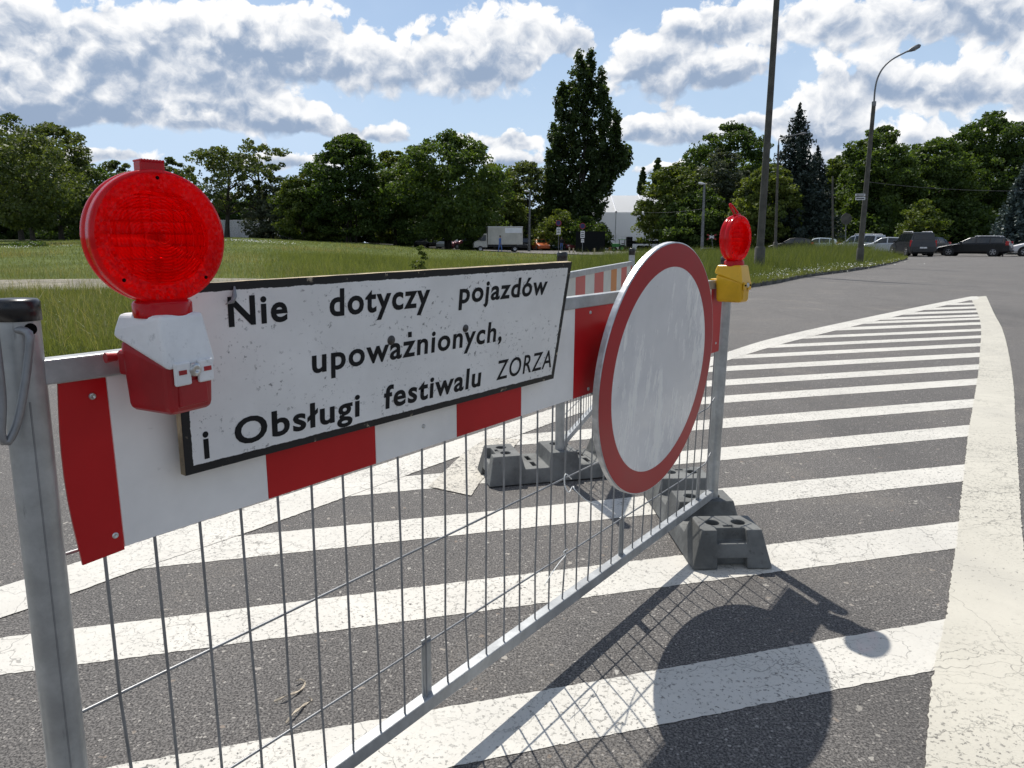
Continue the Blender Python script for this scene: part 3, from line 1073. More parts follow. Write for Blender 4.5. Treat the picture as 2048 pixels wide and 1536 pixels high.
# second barrier, farther away, running on along the island
a2 = math.atan2(2.0, 0.625)
B2 = Frame((0.213, 3.075, 0.0), a2)
bar2 = thing('crowd_barrier', 'farther galvanised barrier with pale pink and white striped board behind the big sign', 'barrier', B2(1.05, 0))
O2 = bar2.location.copy()
tag(bar2, group='crowd barriers closing the road')
tag(bar1, group='crowd barriers closing the road')
L2 = 2.1
for s_ in (0.0, L2):
    MB().tube([B2(s_, 0.04), B2(s_, .945)], 0.021, 20).build('post', M['galv'], bar2, O2)
    MB().lathe([(0.0001, .046), (.020, .045), (.0225, .040), (.0228, 0.0), (.0212, 0.0)], B2(s_, .945), (0, 0, 1), 20).build('post_cap', M['black_cap'], bar2, O2)
B2.slab(MB(), .02, L2 - .02, .874, .902, -.0125, .0125).build('top_rail', M['rail'], bar2, O2, bevel=.002)
B2.slab(MB(), .02, L2 - .02, .125, .153, -.0125, .0125).build('bottom_rail', M['rail'], bar2, O2, bevel=.002)
for i in range(n_w):
    s_ = 0.0655 + i * 0.0617
    MB().tube([B2(s_ + rnd.gauss(0, .002), .15, .004), B2(s_ + rnd.gauss(0, .003), .45, .004), B2(s_, .67, .004)], 0.0021, 6).build('upright_rod', M['wire'], bar2, O2)
for z in (.462, .262, .668):
    MB().tube([B2(.02, z), B2(L2 - .02, z)], 0.0022, 6).build('cross_rod', M['wire'], bar2, O2)
E2 = [.03, .235, .455, .69, .955, 1.20, 1.41, 1.585, 1.82, 2.0, 2.07]
n2 = ['white_stripe', 'red_stripe', 'white_stripe', 'red_stripe', 'white_stripe', 'orange_stripe', 'white_stripe', 'red_stripe', 'white_stripe', 'red_stripe']
for i, nm in enumerate(n2):
    mt = {'w': M['white_grimy'], 'r': M['red_lit_pale'], 'o': M['orange_sheet']}[nm[0]]
    B2.slab(MB(), E2[i] + .0004, E2[i + 1] - .0004, .66, .8735, .0055, .0085).build(nm, mt, bar2, O2)


# ------------------------------------------------------------------ barrier feet (recycled plastic blocks with three raised heads)
def make_foot(name, label, loc, rz):
    root = thing(name, label, 'barrier foot', loc, rz, 'grey feet weighting the barriers')
    Lh, bw, tw, h, hl = 0.355, 0.130, 0.097, 0.122, 0.062
    prof = [(-Lh, 0), (-Lh + .026, h), (-0.205, h), (-0.190, hl), (-0.082, hl), (-0.070, h), (0.050, h), (0.062, hl), (0.170, hl), (0.185, h), (Lh - .026, h), (Lh, 0)]
    wx = lambda z: bw - (bw - tw) * z / h
    n = len(prof)
    L_ = [(-wx(z), y, z) for y, z in prof]
    R_ = [(wx(z), y, z) for y, z in prof]
    mb = MB()
    mb.add(L_ + R_, [(i, i + 1, n + i + 1, n + i) for i in range(n - 1)] + [(n - 1, 0, n, 2 * n - 1)] + [tuple(reversed(range(n))), tuple(range(n, 2 * n))])
    raw = mb.build('foot_body', M['foot'])
    cut = MB()
    for yc in (-0.262, -0.010, 0.265):
        for x_ in (-.043, .043):
            cut.lathe([(.0001, -.075), (.0225, -.075), (.0225, .02), (.0001, .02)], (x_, yc, h), (0, 0, 1), 24, smooth=False)
    for yc in (-.136, .116):
        for x_ in (-.045, .045):
            cut.box((x_, yc, hl), (.058, .020, .05))
    for sgn in (-1, 1):
        cut.box((0, sgn * Lh, .105), (.096, .092, .052))
        cut.box((0, sgn * Lh, .008), (.096, .070, .050))
        cut.box((0, sgn * (Lh - .062), h), (.032, .014, .016))
    cob = cut.build('cutter', M['hole'])
    for o_ in (raw, cob):
        bm = bmesh.new()
        bm.from_mesh(o_.data)
        bmesh.ops.remove_doubles(bm, verts=bm.verts, dist=1e-5)
        bmesh.ops.recalc_face_normals(bm, faces=bm.faces)
        bm.to_mesh(o_.data)
        bm.free()
    md = raw.modifiers.new('cut', 'BOOLEAN')
    md.operation = 'DIFFERENCE'
    md.object = cob
    md.solver = 'EXACT'
    dg = bpy.context.evaluated_depsgraph_get()
    me_ = bpy.data.meshes.new_from_object(raw.evaluated_get(dg))
    bpy.data.objects.remove(raw)
    bpy.data.objects.remove(cob)
    me_.materials.clear()
    me_.materials.append(M['foot'])
    me_.name = 'foot_body'
    body = bpy.data.objects.new('foot_body', me_)
    COL.objects.link(body)
    body.parent = root
    b_ = body.modifiers.new('bevel', 'BEVEL')
    b_.width = .0035
    b_.segments = 2
    b_.limit_method = 'ANGLE'
    # liners of the post holes
    for yc in (-0.262, -0.010, 0.265):
        for x_ in (-.043, .043):
            MB().lathe([(.0222, -.073), (.0222, -.003)], (x_, yc, h), (0, 0, 1), 20).build('post_hole', M['foot'], root)
    return root


foot1 = make_foot('barrier_foot', 'grey block foot in the sun under the barrier post below the round sign', (0.690, 2.480, 0.005), R(2.5))
foot2 = copy_tree(foot1)
foot2.name = 'barrier_foot'
foot2['label'] = 'grey block foot behind the mesh under the farther barrier'
foot2.location = (0.215, 3.118, 0.005)
foot2.rotation_euler = (0, 0, R(-90 + 14.5))
foot3 = copy_tree(foot1)
foot3['label'] = 'grey block foot at the far end of the farther barrier'
foot3.location = tuple(B2(L2, 0.005))
foot3.rotation_euler = (0, 0, R(-70))
foot4 = copy_tree(foot1)
foot4['label'] = 'grey block foot under the near barrier post at the left edge'
fl_ = lp(0.0)
foot4.location = (fl_.x - .04, fl_.y, 0.005)
foot4.rotation_euler = (0, 0, R(25))

# ------------------------------------------------------------------ lettered sign
CB = {'BL': B1(.1588, .7364, .035), 'BR': B1(1.005, .7313, .035), 'TR': B1(1.0068, .9855, .075), 'TL': B1(.1604, .9777, .035)}
SG_W, SG_H = 0.847, 0.249


def SG(u, v, d=0.0):
    u, v = float(u), float(v)
    p = (1 - u) * (1 - v) * CB['BL'] + u * (1 - v) * CB['BR'] + u * v * CB['TR'] + (1 - u) * v * CB['TL']
    if d:
        du = SG(u + .01, v) - SG(u - .01, v)
        dv = SG(u, v + .01) - SG(u, v - .01)
        p = p + du.cross(dv).normalized() * d
    return p


def mk_signface():
    m_, T, b, _ = newmat('worn_sign_paint')
    uv = T.n('ShaderNodeUVMap')
    sp = T.n('ShaderNodeSeparateXYZ')
    T.put(sp.inputs[0], uv.outputs[0])
    co = T.n('ShaderNodeVectorMath', operation='MULTIPLY')
    T.put(co.inputs[0], uv.outputs[0])
    co.inputs[1].default_value = (SG_W, SG_H, 1)
    c0 = co.outputs[0]
    n = T.noise(c0, 6, 5, 0.6)
    base = T.mix(T.ramp(n, .3, .7), (0.71, 0.70, 0.675), (0.82, 0.81, 0.785))
    # fine vertical brush and scuff marks
    st = T.noise(T.vm('MULTIPLY', c0, (60, 6, 1)), 2.0, 5, 0.7)
    base = T.mix(T.m('MULTIPLY', T.ramp(st, .62, .75), .18), base, (0.38, 0.38, 0.37))
    spk = T.m('MULTIPLY', T.ramp(T.noise(c0, 105, 4, .72), .575, .64), T.ramp(T.noise(c0, 15, 4, .7), .43, .60))
    base = T.mix(T.m('MULTIPLY', spk, .75), base, (0.11, 0.105, 0.10))
    # black border, paint flaking
    x, y = sp.outputs[0], sp.outputs[1]
    ex = T.m('MULTIPLY', T.m('MINIMUM', x, T.m('SUBTRACT', 1.0, x)), SG_W)
    ey = T.m('MULTIPLY', T.m('MINIMUM', y, T.m('SUBTRACT', 1.0, y)), SG_H)
    e = T.m('MINIMUM', ex, ey)
    rag = T.m('MULTIPLY', T.m('SUBTRACT', T.noise(c0, 45, 5, .7), .5), .006)
    line = T.ramp(T.m('ADD', e, rag), .0115, .0108)
    flake = T.m('MULTIPLY', T.ramp(T.noise(c0, 28, 6, .7), .60, .64), T.ramp(e, .009, .002))
    bl = T.mix(flake, (0.014, 0.014, 0.014), (0.42, 0.36, 0.26))
    T.put(b.inputs['Base Color'], T.mix(line, base, bl))
    b.inputs['Roughness'].default_value = 0.5
    b.inputs['Specular IOR Level'].default_value = 0.3
    bump(T, b, T.m('ADD', T.noise(c0, 12, 4, .6), T.m('MULTIPLY', T.noise(c0, 200, 2), .15)), 0.15, .004)
    return m_


M['signface'] = mk_signface()
sign_loc = SG(.5, .5)
sign = thing('lettered_sign', 'long white wooden sign with black Polish lettering and worn black border', 'sign', sign_loc)
nu, nv = 12, 4
me = bpy.data.meshes.new('sign_face')
vs_, fs, uvs = [], [], []
for j in range(nv + 1):
    for i in range(nu + 1):
        vs_.append(tuple(SG(i / nu, j / nv) - sign_loc))
        uvs.append((i / nu, j / nv))
for j in range(nv):
    for i in range(nu):
        q = j * (nu + 1) + i
        fs.append((q, q + 1, q + nu + 2, q + nu + 1))
me.from_pydata(vs_, [], fs)
ul = me.uv_layers.new(name='UVMap')
for l in me.loops:
    ul.data[l.index].uv = uvs[l.vertex_index]
me.materials.append(M['signface'])
o = bpy.data.objects.new('sign_face', me)
COL.objects.link(o)
o.parent = sign
mb = MB()
nb = 24
ringf, ringb = [], []
for i in range(nb):
    ringf.append((i / nb, 0))
for i in range(8):
    ringf.append((1, i / 8))
for i in range(nb):
    ringf.append((1 - i / nb, 1))
for i in range(8):
    ringf.append((0, 1 - i / 8))
m_ = len(ringf)
rv = [SG(u, v, -.0004) + Vector((0, 0, random.gauss(0, .0005))) for u, v in ringf] + [SG(u, v, -.012) for u, v in ringf]
mb.add(rv, [(i, m_ + i, m_ + (i + 1) % m_, (i + 1) % m_) for i in range(m_)])
bu = [SG(0, 0, -.012), SG(1, 0, -.012), SG(1, 1, -.012), SG(0, 1, -.012)]
mb.add(bu, [(3, 2, 1, 0)])
mb.build('sign_panel', M['plywood'], sign, sign_loc)


def word(text, u0, u1, base_v, cap_v, mode='cap', bold=0.026):
    """flat lettering fitted to the sign: from u0 to u1, baseline and height given in sign coordinates"""
    cu = bpy.data.curves.new('txt', 'FONT')
    cu.body = text
    cu.size = 1.0
    cu.offset = bold
    cu.space_character = 1.12 if len(text) > 1 else 1.0
    cu.resolution_u = 4
    tmp = bpy.data.objects.new('txt', cu)
    COL.objects.link(tmp)
    dg = bpy.context.evaluated_depsgraph_get()
    me_ = bpy.data.meshes.new_from_object(tmp.evaluated_get(dg))
    bpy.data.objects.remove(tmp)
    co = np.array([v.co[:] for v in me_.vertices])
    x0, x1 = co[:, 0].min(), co[:, 0].max()
    capH = 0.729
    for v in me_.vertices:
        u = u0 + (u1 - u0) * (v.co.x - x0) / (x1 - x0)
        vv = base_v + (cap_v - base_v) * v.co.y / capH
        v.co = SG(u, vv, .0005) - sign_loc
    me_.materials.clear()
    me_.materials.append(M['black_print'])
    o_ = bpy.data.objects.new('lettering', me_)
    COL.objects.link(o_)
    o_.parent = sign


word('Nie', .0855, .190, .765, .926)
word('dotyczy', .2736, .5160, .762, .928)
word('pojazd\u00f3w', .6016, .9095, .757, .908)
word('upowaznionych,', .2353, .7560, .432, .592, bold=.022)
MB().add([SG(.4605, .562, .0006), SG(.4705, .562, .0006), SG(.4700, .598, .0006), SG(.4600, .598, .0006)], [(0, 1, 2, 3)]).build('lettering', M['black_print'], sign, sign_loc)
word('i', .0309, .0405, .071, .232)
word('Obs\u0142ugi', .0840, .3412, .099, .252)
word('festiwalu', .4016, .6944, .103, .262)
word('ZORZA', .7518, .9787, .114, .276, bold=.010)
for (u, v, r_) in ((.4167, .5597, .0075), (.628, .5664, .0068)):
    MB().lathe([(.0001, .0045), (r_ * .5, .0042), (r_ * .55, .0020), (r_, .0016), (r_ * 1.05, 0.0002)], SG(u, v), SG(u, v, 1) - SG(u, v), 20).build('bolt', simple('grimy_bolt', (.09, .085, .08), .6, .5, .3, 90), sign, sign_loc)
# curl of torn tape at the top left
MB().tube([SG(.098, .975, .001), SG(.094, .93, .006), SG(.088, .90, .009), SG(.080, .885, .004)], [.0012, .0035, .003, .0006], 6).build('torn_tape', M['wire'], sign, sign_loc)

# ------------------------------------------------------------------ round no-vehicles sign
DC = B1(1.519, .675, .056)
b_ = -0.069
ea = Vector((math.cos(.9272), math.sin(.9272), 0))
dn = (B1.en * math.cos(b_) + Vector((0, 0, 1)) * math.sin(b_)).normalized()
disc = thing('round_sign', 'large round white sign with red border fixed to the near barrier, scuffed', 'road sign', DC)
RD = 0.349


def mk_discface():
    m_, T, b, _ = newmat('sign_face_scuffs_reflections')
    co = obco(T)
    n = T.noise(co, 3.5, 5, .6)
    c = T.mix(T.ramp(n, .3, .7), (0.66, 0.66, 0.655), (0.78, 0.775, 0.765))
    scr = T.ramp(T.noise(T.vm('MULTIPLY', co, (10, 10, 2.2)), 2.6, 6, .75), .50, .62)
    low = T.ramp(T.noise(co, 4.0, 3, .5), .40, .56)
    c = T.mix(T.m('MULTIPLY', T.ramp(T.noise(co, 5.0, 4, .6), .45, .62), .35), c, (0.50, 0.51, 0.53))  # blue-grey blotches of mottled reflection painted into the face colour
    c = T.mix(T.m('MULTIPLY', T.m('MULTIPLY', scr, low), .9), c, (0.86, 0.85, 0.80))
    sp = T.ramp(T.noise(co, 90, 4, .7), .68, .72)
    c = T.mix(T.m('MULTIPLY', sp, .5), c, (0.25, 0.24, 0.23))
    T.put(b.inputs['Base Color'], c)
    T.put(b.inputs['Roughness'], T.m('ADD', T.m('MULTIPLY', T.m('MULTIPLY', scr, low), .3), .22))
    b.inputs['Coat Weight'].default_value = .12
    b.inputs['Coat Roughness'].default_value = .1
    bump(T, b, n, .1, .01)
    return m_


M['discface'] = mk_discface()
M['disc_red'] = mk_sheet('red_sign_sheeting', (0.36, 0.007, 0.013), 0.35, 0.3, (.26, .08, .07))
MB().lathe([(.0001, .0012), (.286, .0012)], DC, dn, 96, smooth=False).build('white_face', M['discface'], disc, DC)
MB().lathe([(.286, .0014), (.3475, .0010)], DC, dn, 96, smooth=False).build('red_border', M['disc_red'], disc, DC)
MB().lathe([(.0001, -.003), (.346, -.003), (.346, 0.0005), (.349, .0010), (.3510, -.001), (.3510, -.015), (.346, -.0160), (.344, -.014), (.3415, -.004), (.0001, -.0042)], DC, dn, 96, smooth=False).build('rim', M['alu'], disc, DC)
for dz in (-.12, .14):
    mb = MB()
    c_ = DC + Vector((0, 0, dz)) - dn * .018
    p0, p1 = c_ - ea * .26, c_ + ea * .26
    mb.tube([p0, p1], .011, 6)
    mb.build('mounting_bar', M['galv'], disc, DC)


# ------------------------------------------------------------------ warning lamps
def make_lamp(label, loc, box_dir, lens_dir, box_mat, cap_mat, tall_handle, wdt=.066, dep=.083, hgt=.112, hs_=.80):
    """loc: middle of the battery box top; box_dir / lens_dir: compass angle of the front normals"""
    root = thing('warning_lamp', label, 'warning lamp', loc, 0.0, 'red warning lamps on the barrier')
    Mb = Matrix.Rotation(box_dir + math.pi / 2, 3, 'Z')
    Ml = Matrix.Rotation(lens_dir + math.pi / 2, 3, 'Z')
    w, d = wdt / 2, dep / 2

    def rect(x, y, z, sx=0, sy=0):
        return [Mb @ Vector((-x + sx, -y + sy, z)), Mb @ Vector((x + sx, -y + sy, z)), Mb @ Vector((x + sx, y + sy, z)), Mb @ Vector((-x + sx, y + sy, z))]
    # battery box
    bm_ = MB()
    low = rect(w * .88, d * .90, -hgt)
    mid = rect(w * .97, d * .97, -.050)
    rb_ = [mid[0], mid[1], Mb @ Vector((w * .97, d * .97, -.028)), Mb @ Vector((-w * .97, d * .97, -.028))]
    bm_.hexa(low, rb_)
    bm_.build('battery_box', box_mat, root, bevel=.009, segs=3)
    bx = MB()
    bx.box(Mb @ Vector((0, -d * .915, -hgt * .79)), (w * 1.15, .006, hgt * .26), Mb)
    bx.build('front_panel', box_mat, root, bevel=.002)
    # sloping cap: deep at the front, shallow at the back
    zf, zb = -.060, -.026
    lowc = [Mb @ Vector((-w * 1.0, -d * 1.02, zf)), Mb @ Vector((w * 1.0, -d * 1.02, zf)), Mb @ Vector((w * 1.07, d * 1.05, zb)), Mb @ Vector((-w * 1.07, d * 1.05, zb))]
    midc = [Mb @ Vector((-w * .98, -d * .97, zf + .010)), Mb @ Vector((w * .98, -d * .97, zf + .010)), Mb @ Vector((w * 1.02, d * 1.0, zb + .010)), Mb @ Vector((-w * 1.02, d * 1.0, zb + .010))]
    topc = rect(w * .86, d * .84, 0.0, 0, d * .08)
    cp = MB()
    cp.add(lowc + midc + topc, [(3, 2, 1, 0)] + [(k, (k + 1) % 4, 4 + (k + 1) % 4, 4 + k) for k in range(4)] +
           [(4 + k, 4 + (k + 1) % 4, 8 + (k + 1) % 4, 8 + k) for k in range(4)] + [(8, 9, 10, 11)])
    cp.build('box_cap', cap_mat, root, bevel=.005, segs=3)
    # locking tabs with slots and the screw between them
    for sx in (-1, 1):
        MB().box(Mb @ Vector((sx * w * .46, -d * 1.03, zf - .005)), (w * .62, .005, .026), Mb).build('cap_tab', cap_mat, root, bevel=.002)
        MB().box(Mb @ Vector((sx * w * .50, -d * 1.03 - .0027, zf - .003)), (w * .30, .001, .005), Mb).build('slot', box_mat if cap_mat is not box_mat else M['hole'], root)
    MB().lathe([(.0001, .0030), (.0022, .0030), (.0026, .0045), (.0055, .0042), (.0075, .0028), (.0080, 0)], Mb @ Vector((0, -d * 1.03 - .001, zf - .002)), Mb @ Vector((0, -1, 0)), 20).build('screw', M['screw'], root)
    # clamp at the back
    MB().box(Mb @ Vector((0, d * 1.25, -.060)), (wdt * .5, .030, .030), Mb).build('clamp', box_mat, root, bevel=.004)
    MB().tube([Mb @ Vector((-w * .9, d * 1.15, -.050)), Mb @ Vector((-w * 1.25, d * 1.2, -.050))], [.005, .006], 10).build('clamp_knob', box_mat, root)
    # neck
    MB().lathe([(.0310, -.004), (.0312, .011), (.0290, .014), (.0200, .016)], (0, 0, 0), (0, 0, 1), 36).build('neck', M['red_rim'], root)
    # lens housing, axis = local -y of the lens frame
    cz = .0985 * hs_ + .0045
    before = set(root.children)
    ax = Ml @ Vector((0, -1, 0))
    C = Vector((0, 0, cz))
    hs = MB()
    hs.lathe([(.0855, .0205), (.0895, .0190), (.0905, .0150), (.0905, .0030), (.0885, .0015), (.0885, -.0015), (.0905, -.0030), (.0905, -.0150), (.0895, -.0190), (.0855, -.0205)], C, ax, 72)
    hs.build('lens_housing', M['red_rim'], root)
    for sgn in (1, -1):
        rg = MB()
        prof = []
        for k in range(9):
            r_ = .0858 - (.0858 - .0645) * k / 8
            prof.append((r_, sgn * (.0212 + .0012 * math.sin(k / 8 * math.pi))))
        rg.lathe(prof, C, ax, 72)
        rg.build('reflector_ring', M['lens_ring'], root)
        ln = MB()
        prof = [(.0645, sgn * .0210)]
        nr = 15
        for k in range(nr):
            r0 = .0640 * (1 - k / nr)
            r1 = .0640 * (1 - (k + .8) / nr)
            hgt_ = lambda r: sgn * (.0215 + .0065 * (1 - (r / .064) ** 2))
            prof += [(r0, hgt_(r0)), (r1, hgt_(r1) + sgn * .0024)]
        prof.append((.0001, sgn * .028))
        ln.lathe(prof, C, ax, 72, smooth=False)
        ln.build('lens', M['lens'], root)
    # lamp unit inside: reflector bowl, bulb and stem
    MB().lathe([(.0001, -.006), (.010, -.006), (.010, .004), (.006, .010), (.0001, .012)], C, ax, 16).build('bulb', M['bowl'], root)
    for k_ in range(0, 4):
        MB().box(C + Ml @ Vector((k_ * .0155 + .004, .0185, 0)), (.0012, .0022, 2 * math.sqrt(max(.060 ** 2 - (k_ * .0155 + .004) ** 2, 0))), Ml).build('grid_bar', M['red_plastic'], root)
    # ribbed tab on top, or the carrying loop
    if tall_handle:
        MB().box(C + Vector((0, 0, .0925)), (.034, .018, .008), Ml).build('tab', M['red_rim'], root, bevel=.002)
        loop = []
        for k in range(13):
            a_ = math.pi * k / 12
            loop.append(C + Ml @ Vector((.015 * math.cos(a_), .004, .094 + .004)) + Vector((-.026, 0, 0)) * math.sin(a_) + Vector((0, 0, .036 * math.sin(a_))))
        MB().tube(loop, .0042, 8).build('handle', M['red_rim'], root)
    else:
        MB().box(C + Vector((0, 0, .0940)), (.033, .026, .017), Ml).build('tab', M['red_rim'], root, bevel=.003)
        for k in range(8):
            MB().tube([C + Ml @ Vector((-.0145 + .0041 * k, -.013, .1020)), C + Ml @ Vector((-.0145 + .0041 * k, .013, .1020))], .0016, 6).build('rib', M['red_rim'], root)
    for a_ in (90, 225, 315):
        q = C + Ml @ Vector((.079 * math.cos(R(a_)), 0, .079 * math.sin(R(a_)))) + ax * .0222
        MB().lathe([(.0001, .0012), (.0022, .0010), (.0026, 0)], q, ax, 12).build('screw', M['hole'], root)
    # everything of the head is drawn at its nominal size and scaled about the centre of the lens
    for ch in [c_ for c_ in root.children if c_ not in before]:
        for v in ch.data.vertices:
            v.co = C + (v.co - C) * hs_
    return root


ENA = math.atan2(-0.6, 0.8)
s_, z_ = B1.hit(326, 625, .085)
lamp1 = make_lamp('large red lamp with white and red box on the left end of the barrier', B1(s_, z_, .085), R(-27), ENA - R(4), M['red_plastic'], M['white_plastic'], False)
s_, z_ = B1.hit(1468, 530, .062)
lamp2 = make_lamp('red lamp with yellow box beside the round sign', B1(s_, z_, .062), R(-42), R(-47), M['yellow_plastic'], M['yellow_plastic'], True, .070, .094, .118)

# cable ties left on the mesh and litter on the asphalt
def tie(label, pts, r_):
    sm_ = resample(pts, 40)
    o_ = MB().tube([Vector(p) for p in sm_], r_, 6).build('cable_tie', M['tie'], None, sm_[0])
    return tag(o_, label, 'cable tie', 'cable ties on the barrier mesh')


pp = lambda x, y, off=.012: tuple(B1(*B1.hit(x, y, off), off))
tie('white cable tie looped round the cross rod, long tail hanging beside the round sign', [pp(1143, 958), pp(1131, 948), pp(1129, 968), pp(1137, 985, .02), pp(1146, 972, .02), pp(1150, 980, .03), pp(1172, 1000, .03), pp(1196, 1010, .03)], .0014)
tie('thin pale cable tie on the lower rod near the middle of the mesh', [pp(1135, 1098), pp(1127, 1104), pp(1131, 1110), pp(1118, 1126, .02), pp(1104, 1146, .025), pp(1090, 1168, .03)], .0010)


def litter(label, pts, w):
    q = [onground(x, y, .006 + .006 * math.sin(i * 1.7)) for i, (x, y) in enumerate(pts)]
    q = [Vector(p) for p in resample([tuple(p) for p in q], 22)]
    vs__, fs_ = [], []
    for i, p in enumerate(q):
        d = (q[min(i + 1, 21)] - q[max(i - 1, 0)]).normalized()
        n_ = Vector((-d.y, d.x, 0)) * w * (1 - .8 * abs(i / 21 - .5)) + Vector((0, 0, .0015 * math.sin(i)))
        vs__ += [p - n_, p + n_, p + n_ * .9 - Vector((0, 0, .0025)), p - n_ * .9 - Vector((0, 0, .0025))]
    for i in range(21):
        for k in range(4):
            k2 = (k + 1) % 4
            fs_.append((i * 4 + k, i * 4 + k2, i * 4 + 4 + k2, i * 4 + 4 + k))
    o_ = MB().add(vs__, fs_).build('dry_leaf', M['litter'], None, q[0])
    return tag(o_, label, 'leaf', 'dry leaf strips on the asphalt')


litter('curled dry leaf strip on the asphalt, the upper one of two', [(548, 1402), (570, 1392), (600, 1380), (610, 1366), (602, 1358), (592, 1361)], .0026)
litter('curled dry leaf strip on the asphalt, the lower one of two', [(572, 1445), (588, 1425), (610, 1408), (624, 1400), (618, 1393)], .0026)

# ------------------------------------------------------------------ vegetation
def leaf_quads(centers, normals_bias, size, rng, tone, aspect=0.75):
    """random leaf clumps: n quads around the given centres"""
    n = len(centers)
    nrm = rng.normal(size=(n, 3)) + normals_bias
    nrm /= np.linalg.norm(nrm, axis=1, keepdims=True) + 1e-9
    a = rng.normal(size=(n, 3))
    t = np.cross(nrm, a)
    t /= np.linalg.norm(t, axis=1, keepdims=True) + 1e-9
    b = np.cross(nrm, t)
    s = (size * rng.uniform(.55, 1.35, n))[:, None]
    k = aspect
    # pointed leaf-clump outline: a kite
    V = np.stack([centers - t * s * .5, centers - b * s * .5 * k + t * s * .1, centers + t * s * .55, centers + b * s * .5 * k - t * s * .05], 1).reshape(-1, 3)
    F = np.arange(4 * n).reshape(n, 4)
    return V, F, tone


def prof_radius(prof, h):
    hs = [p[0] for p in prof]
    return np.interp(h, hs, [p[1] for p in prof])


PROFILES = {
    'round': [(0, .45), (.12, .82), (.35, 1.0), (.6, .95), (.8, .72), (.93, .42), (1, .10)],
    'dome': [(0, .75), (.2, .95), (.45, 1.0), (.7, .82), (.88, .5), (1, .08)],
    'broad': [(0, .6), (.15, .95), (.4, 1.0), (.62, .88), (.8, .7), (.92, .48), (1, .12)],
    'poplar': [(0, .35), (.08, .75), (.2, .95), (.35, 1.0), (.55, .88), (.75, .66), (.9, .42), (1, .08)],
    'bush': [(0, .8), (.3, 1.0), (.7, .75), (1, .1)],
    'airy': [(0, .3), (.25, .75), (.5, 1.0), (.75, .9), (.92, .55), (1, .15)],
}


def crown_mesh(name, H, W, z0, prof, mat, seed, nlobe, nleaf, lsize, fill=1.0, lob=.22, depth_ratio=1.0, gaps=0.0):
    """crown of height H and width W starting at z0 above the tree's foot"""
    rng = np.random.default_rng(seed)
    P = PROFILES[prof]
    C, B, T = [], [], []
    k = 0
    ph = rng.uniform(0, 6.28, 6)
    while k < nlobe:
        h = rng.uniform(0, 1)
        rr = prof_radius(P, h)
        if rng.uniform() > rr + .12:
            continue
        ang = rng.uniform(0, 2 * math.pi)
        q = rng.uniform(0, 1) ** .40 * fill
        wob = 1 + .14 * math.sin(2 * ang + ph[0] + 3 * h) + .12 * math.sin(3 * ang + ph[1] - 5 * h) + .08 * math.sin(5 * ang + 9 * h + ph[2])
        rad = rr * W / 2 * wob * q
        lr = lob * W / 2 * rng.uniform(.55, 1.25) * (.6 + .4 * rr)
        c = np.array([math.cos(ang) * rad, math.sin(ang) * rad * depth_ratio, z0 + h * H * (1 - .04)])
        m_ = int(nleaf * 1.75 * rng.uniform(.7, 1.3))
        d = rng.normal(size=(m_, 3))
        d /= np.linalg.norm(d, axis=1, keepdims=True)
        rl_ = rng.uniform(.25, 1.0, m_) ** .5
        pts = c + d * rl_[:, None] * lr * np.array([1.15, 1.15, .62])
        C.append(pts)
        B.append(d * .6 + np.array([0, 0, .55]))
        T.append(np.clip(rng.normal(.5, .24) + rng.normal(0, .16, m_), 0, 1))
        k += 1
    C, B, T = np.concatenate(C), np.concatenate(B), np.concatenate(T)
    C[:, 2] = np.maximum(C[:, 2], .15)
    V, F, _ = leaf_quads(C, B, lsize * .80, rng, T)
    return np_mesh(name, V, F, mat, T)


def trunk_mb(H, r, rng, nlimb, W, z0, prof='round', lean=(0, 0), stems=1):
    mb = MB()
    for s in range(stems):
        off = Vector((rng.uniform(-.6, .6), rng.uniform(-.6, .6), 0)) if stems > 1 else Vector((0, 0, 0))
        ln = Vector((lean[0] + (rng.uniform(-.12, .12) if stems > 1 else 0), lean[1], 0))
        pts, rad = [], []
        n = 7
        hh = z0 + (H) * .72
        for i in range(n):
            t = i / (n - 1)
            pts.append(off + ln * hh * t + Vector((rng.normal(0, .03) * hh * .12 * t, rng.normal(0, .03) * hh * .12 * t, hh * t - .15)))
            rad.append(r * (1.25 if i == 0 else (1 - .78 * t)) / (stems ** .5))
        mb.tube(pts, rad, 9)
        for k in range(max(1, nlimb // stems)):
            t = rng.uniform(.35, .85)
            i = int(t * (n - 1))
            base = pts[i]
            a = rng.uniform(0, 6.28)
            ln_ = W * rng.uniform(.28, .44)
            tip = base + Vector((math.cos(a) * ln_, math.sin(a) * ln_, H * rng.uniform(.10, .30)))
            mid = (base + tip) / 2 + Vector((0, 0, H * .03)) + Vector((rng.normal(0, .2), rng.normal(0, .2), 0))
            mb.tube([base, mid, tip], [rad[i] * .5, rad[i] * .32, rad[i] * .10], 6)
    return mb


def tree(name, label, px, top, width, Y, z0f, prof, leaf, seed, nlobe=150, nleaf=55, lsize=.36, trunk=.22, nlimb=9, fill=1.0,
         lob=.22, group=None, cat='tree', stems=1, lean=(0, 0), depth_ratio=.9):
    """a tree whose foot stands Y metres ahead; px, top, width are read off the photograph"""
    ptop = at(px, top, Y)
    g = gz(ptop.x, Y)
    H = ptop.z - g
    W = width / FPX * Y
    z0 = z0f * H
    root = thing(name, label, cat, (ptop.x, Y, g), 0, group)
    me_ = crown_mesh('crown', H - z0, W, z0, prof, M[leaf], seed, nlobe, nleaf, lsize, fill, lob, depth_ratio)
    o_ = bpy.data.objects.new('crown', me_)
    COL.objects.link(o_)
    o_.parent = root
    if trunk:
        rng = np.random.default_rng(seed + 999)
        trunk_mb(H - z0, trunk, rng, nlimb, W, z0, prof, lean, stems).build('trunk', M['bark'], root)
    return root


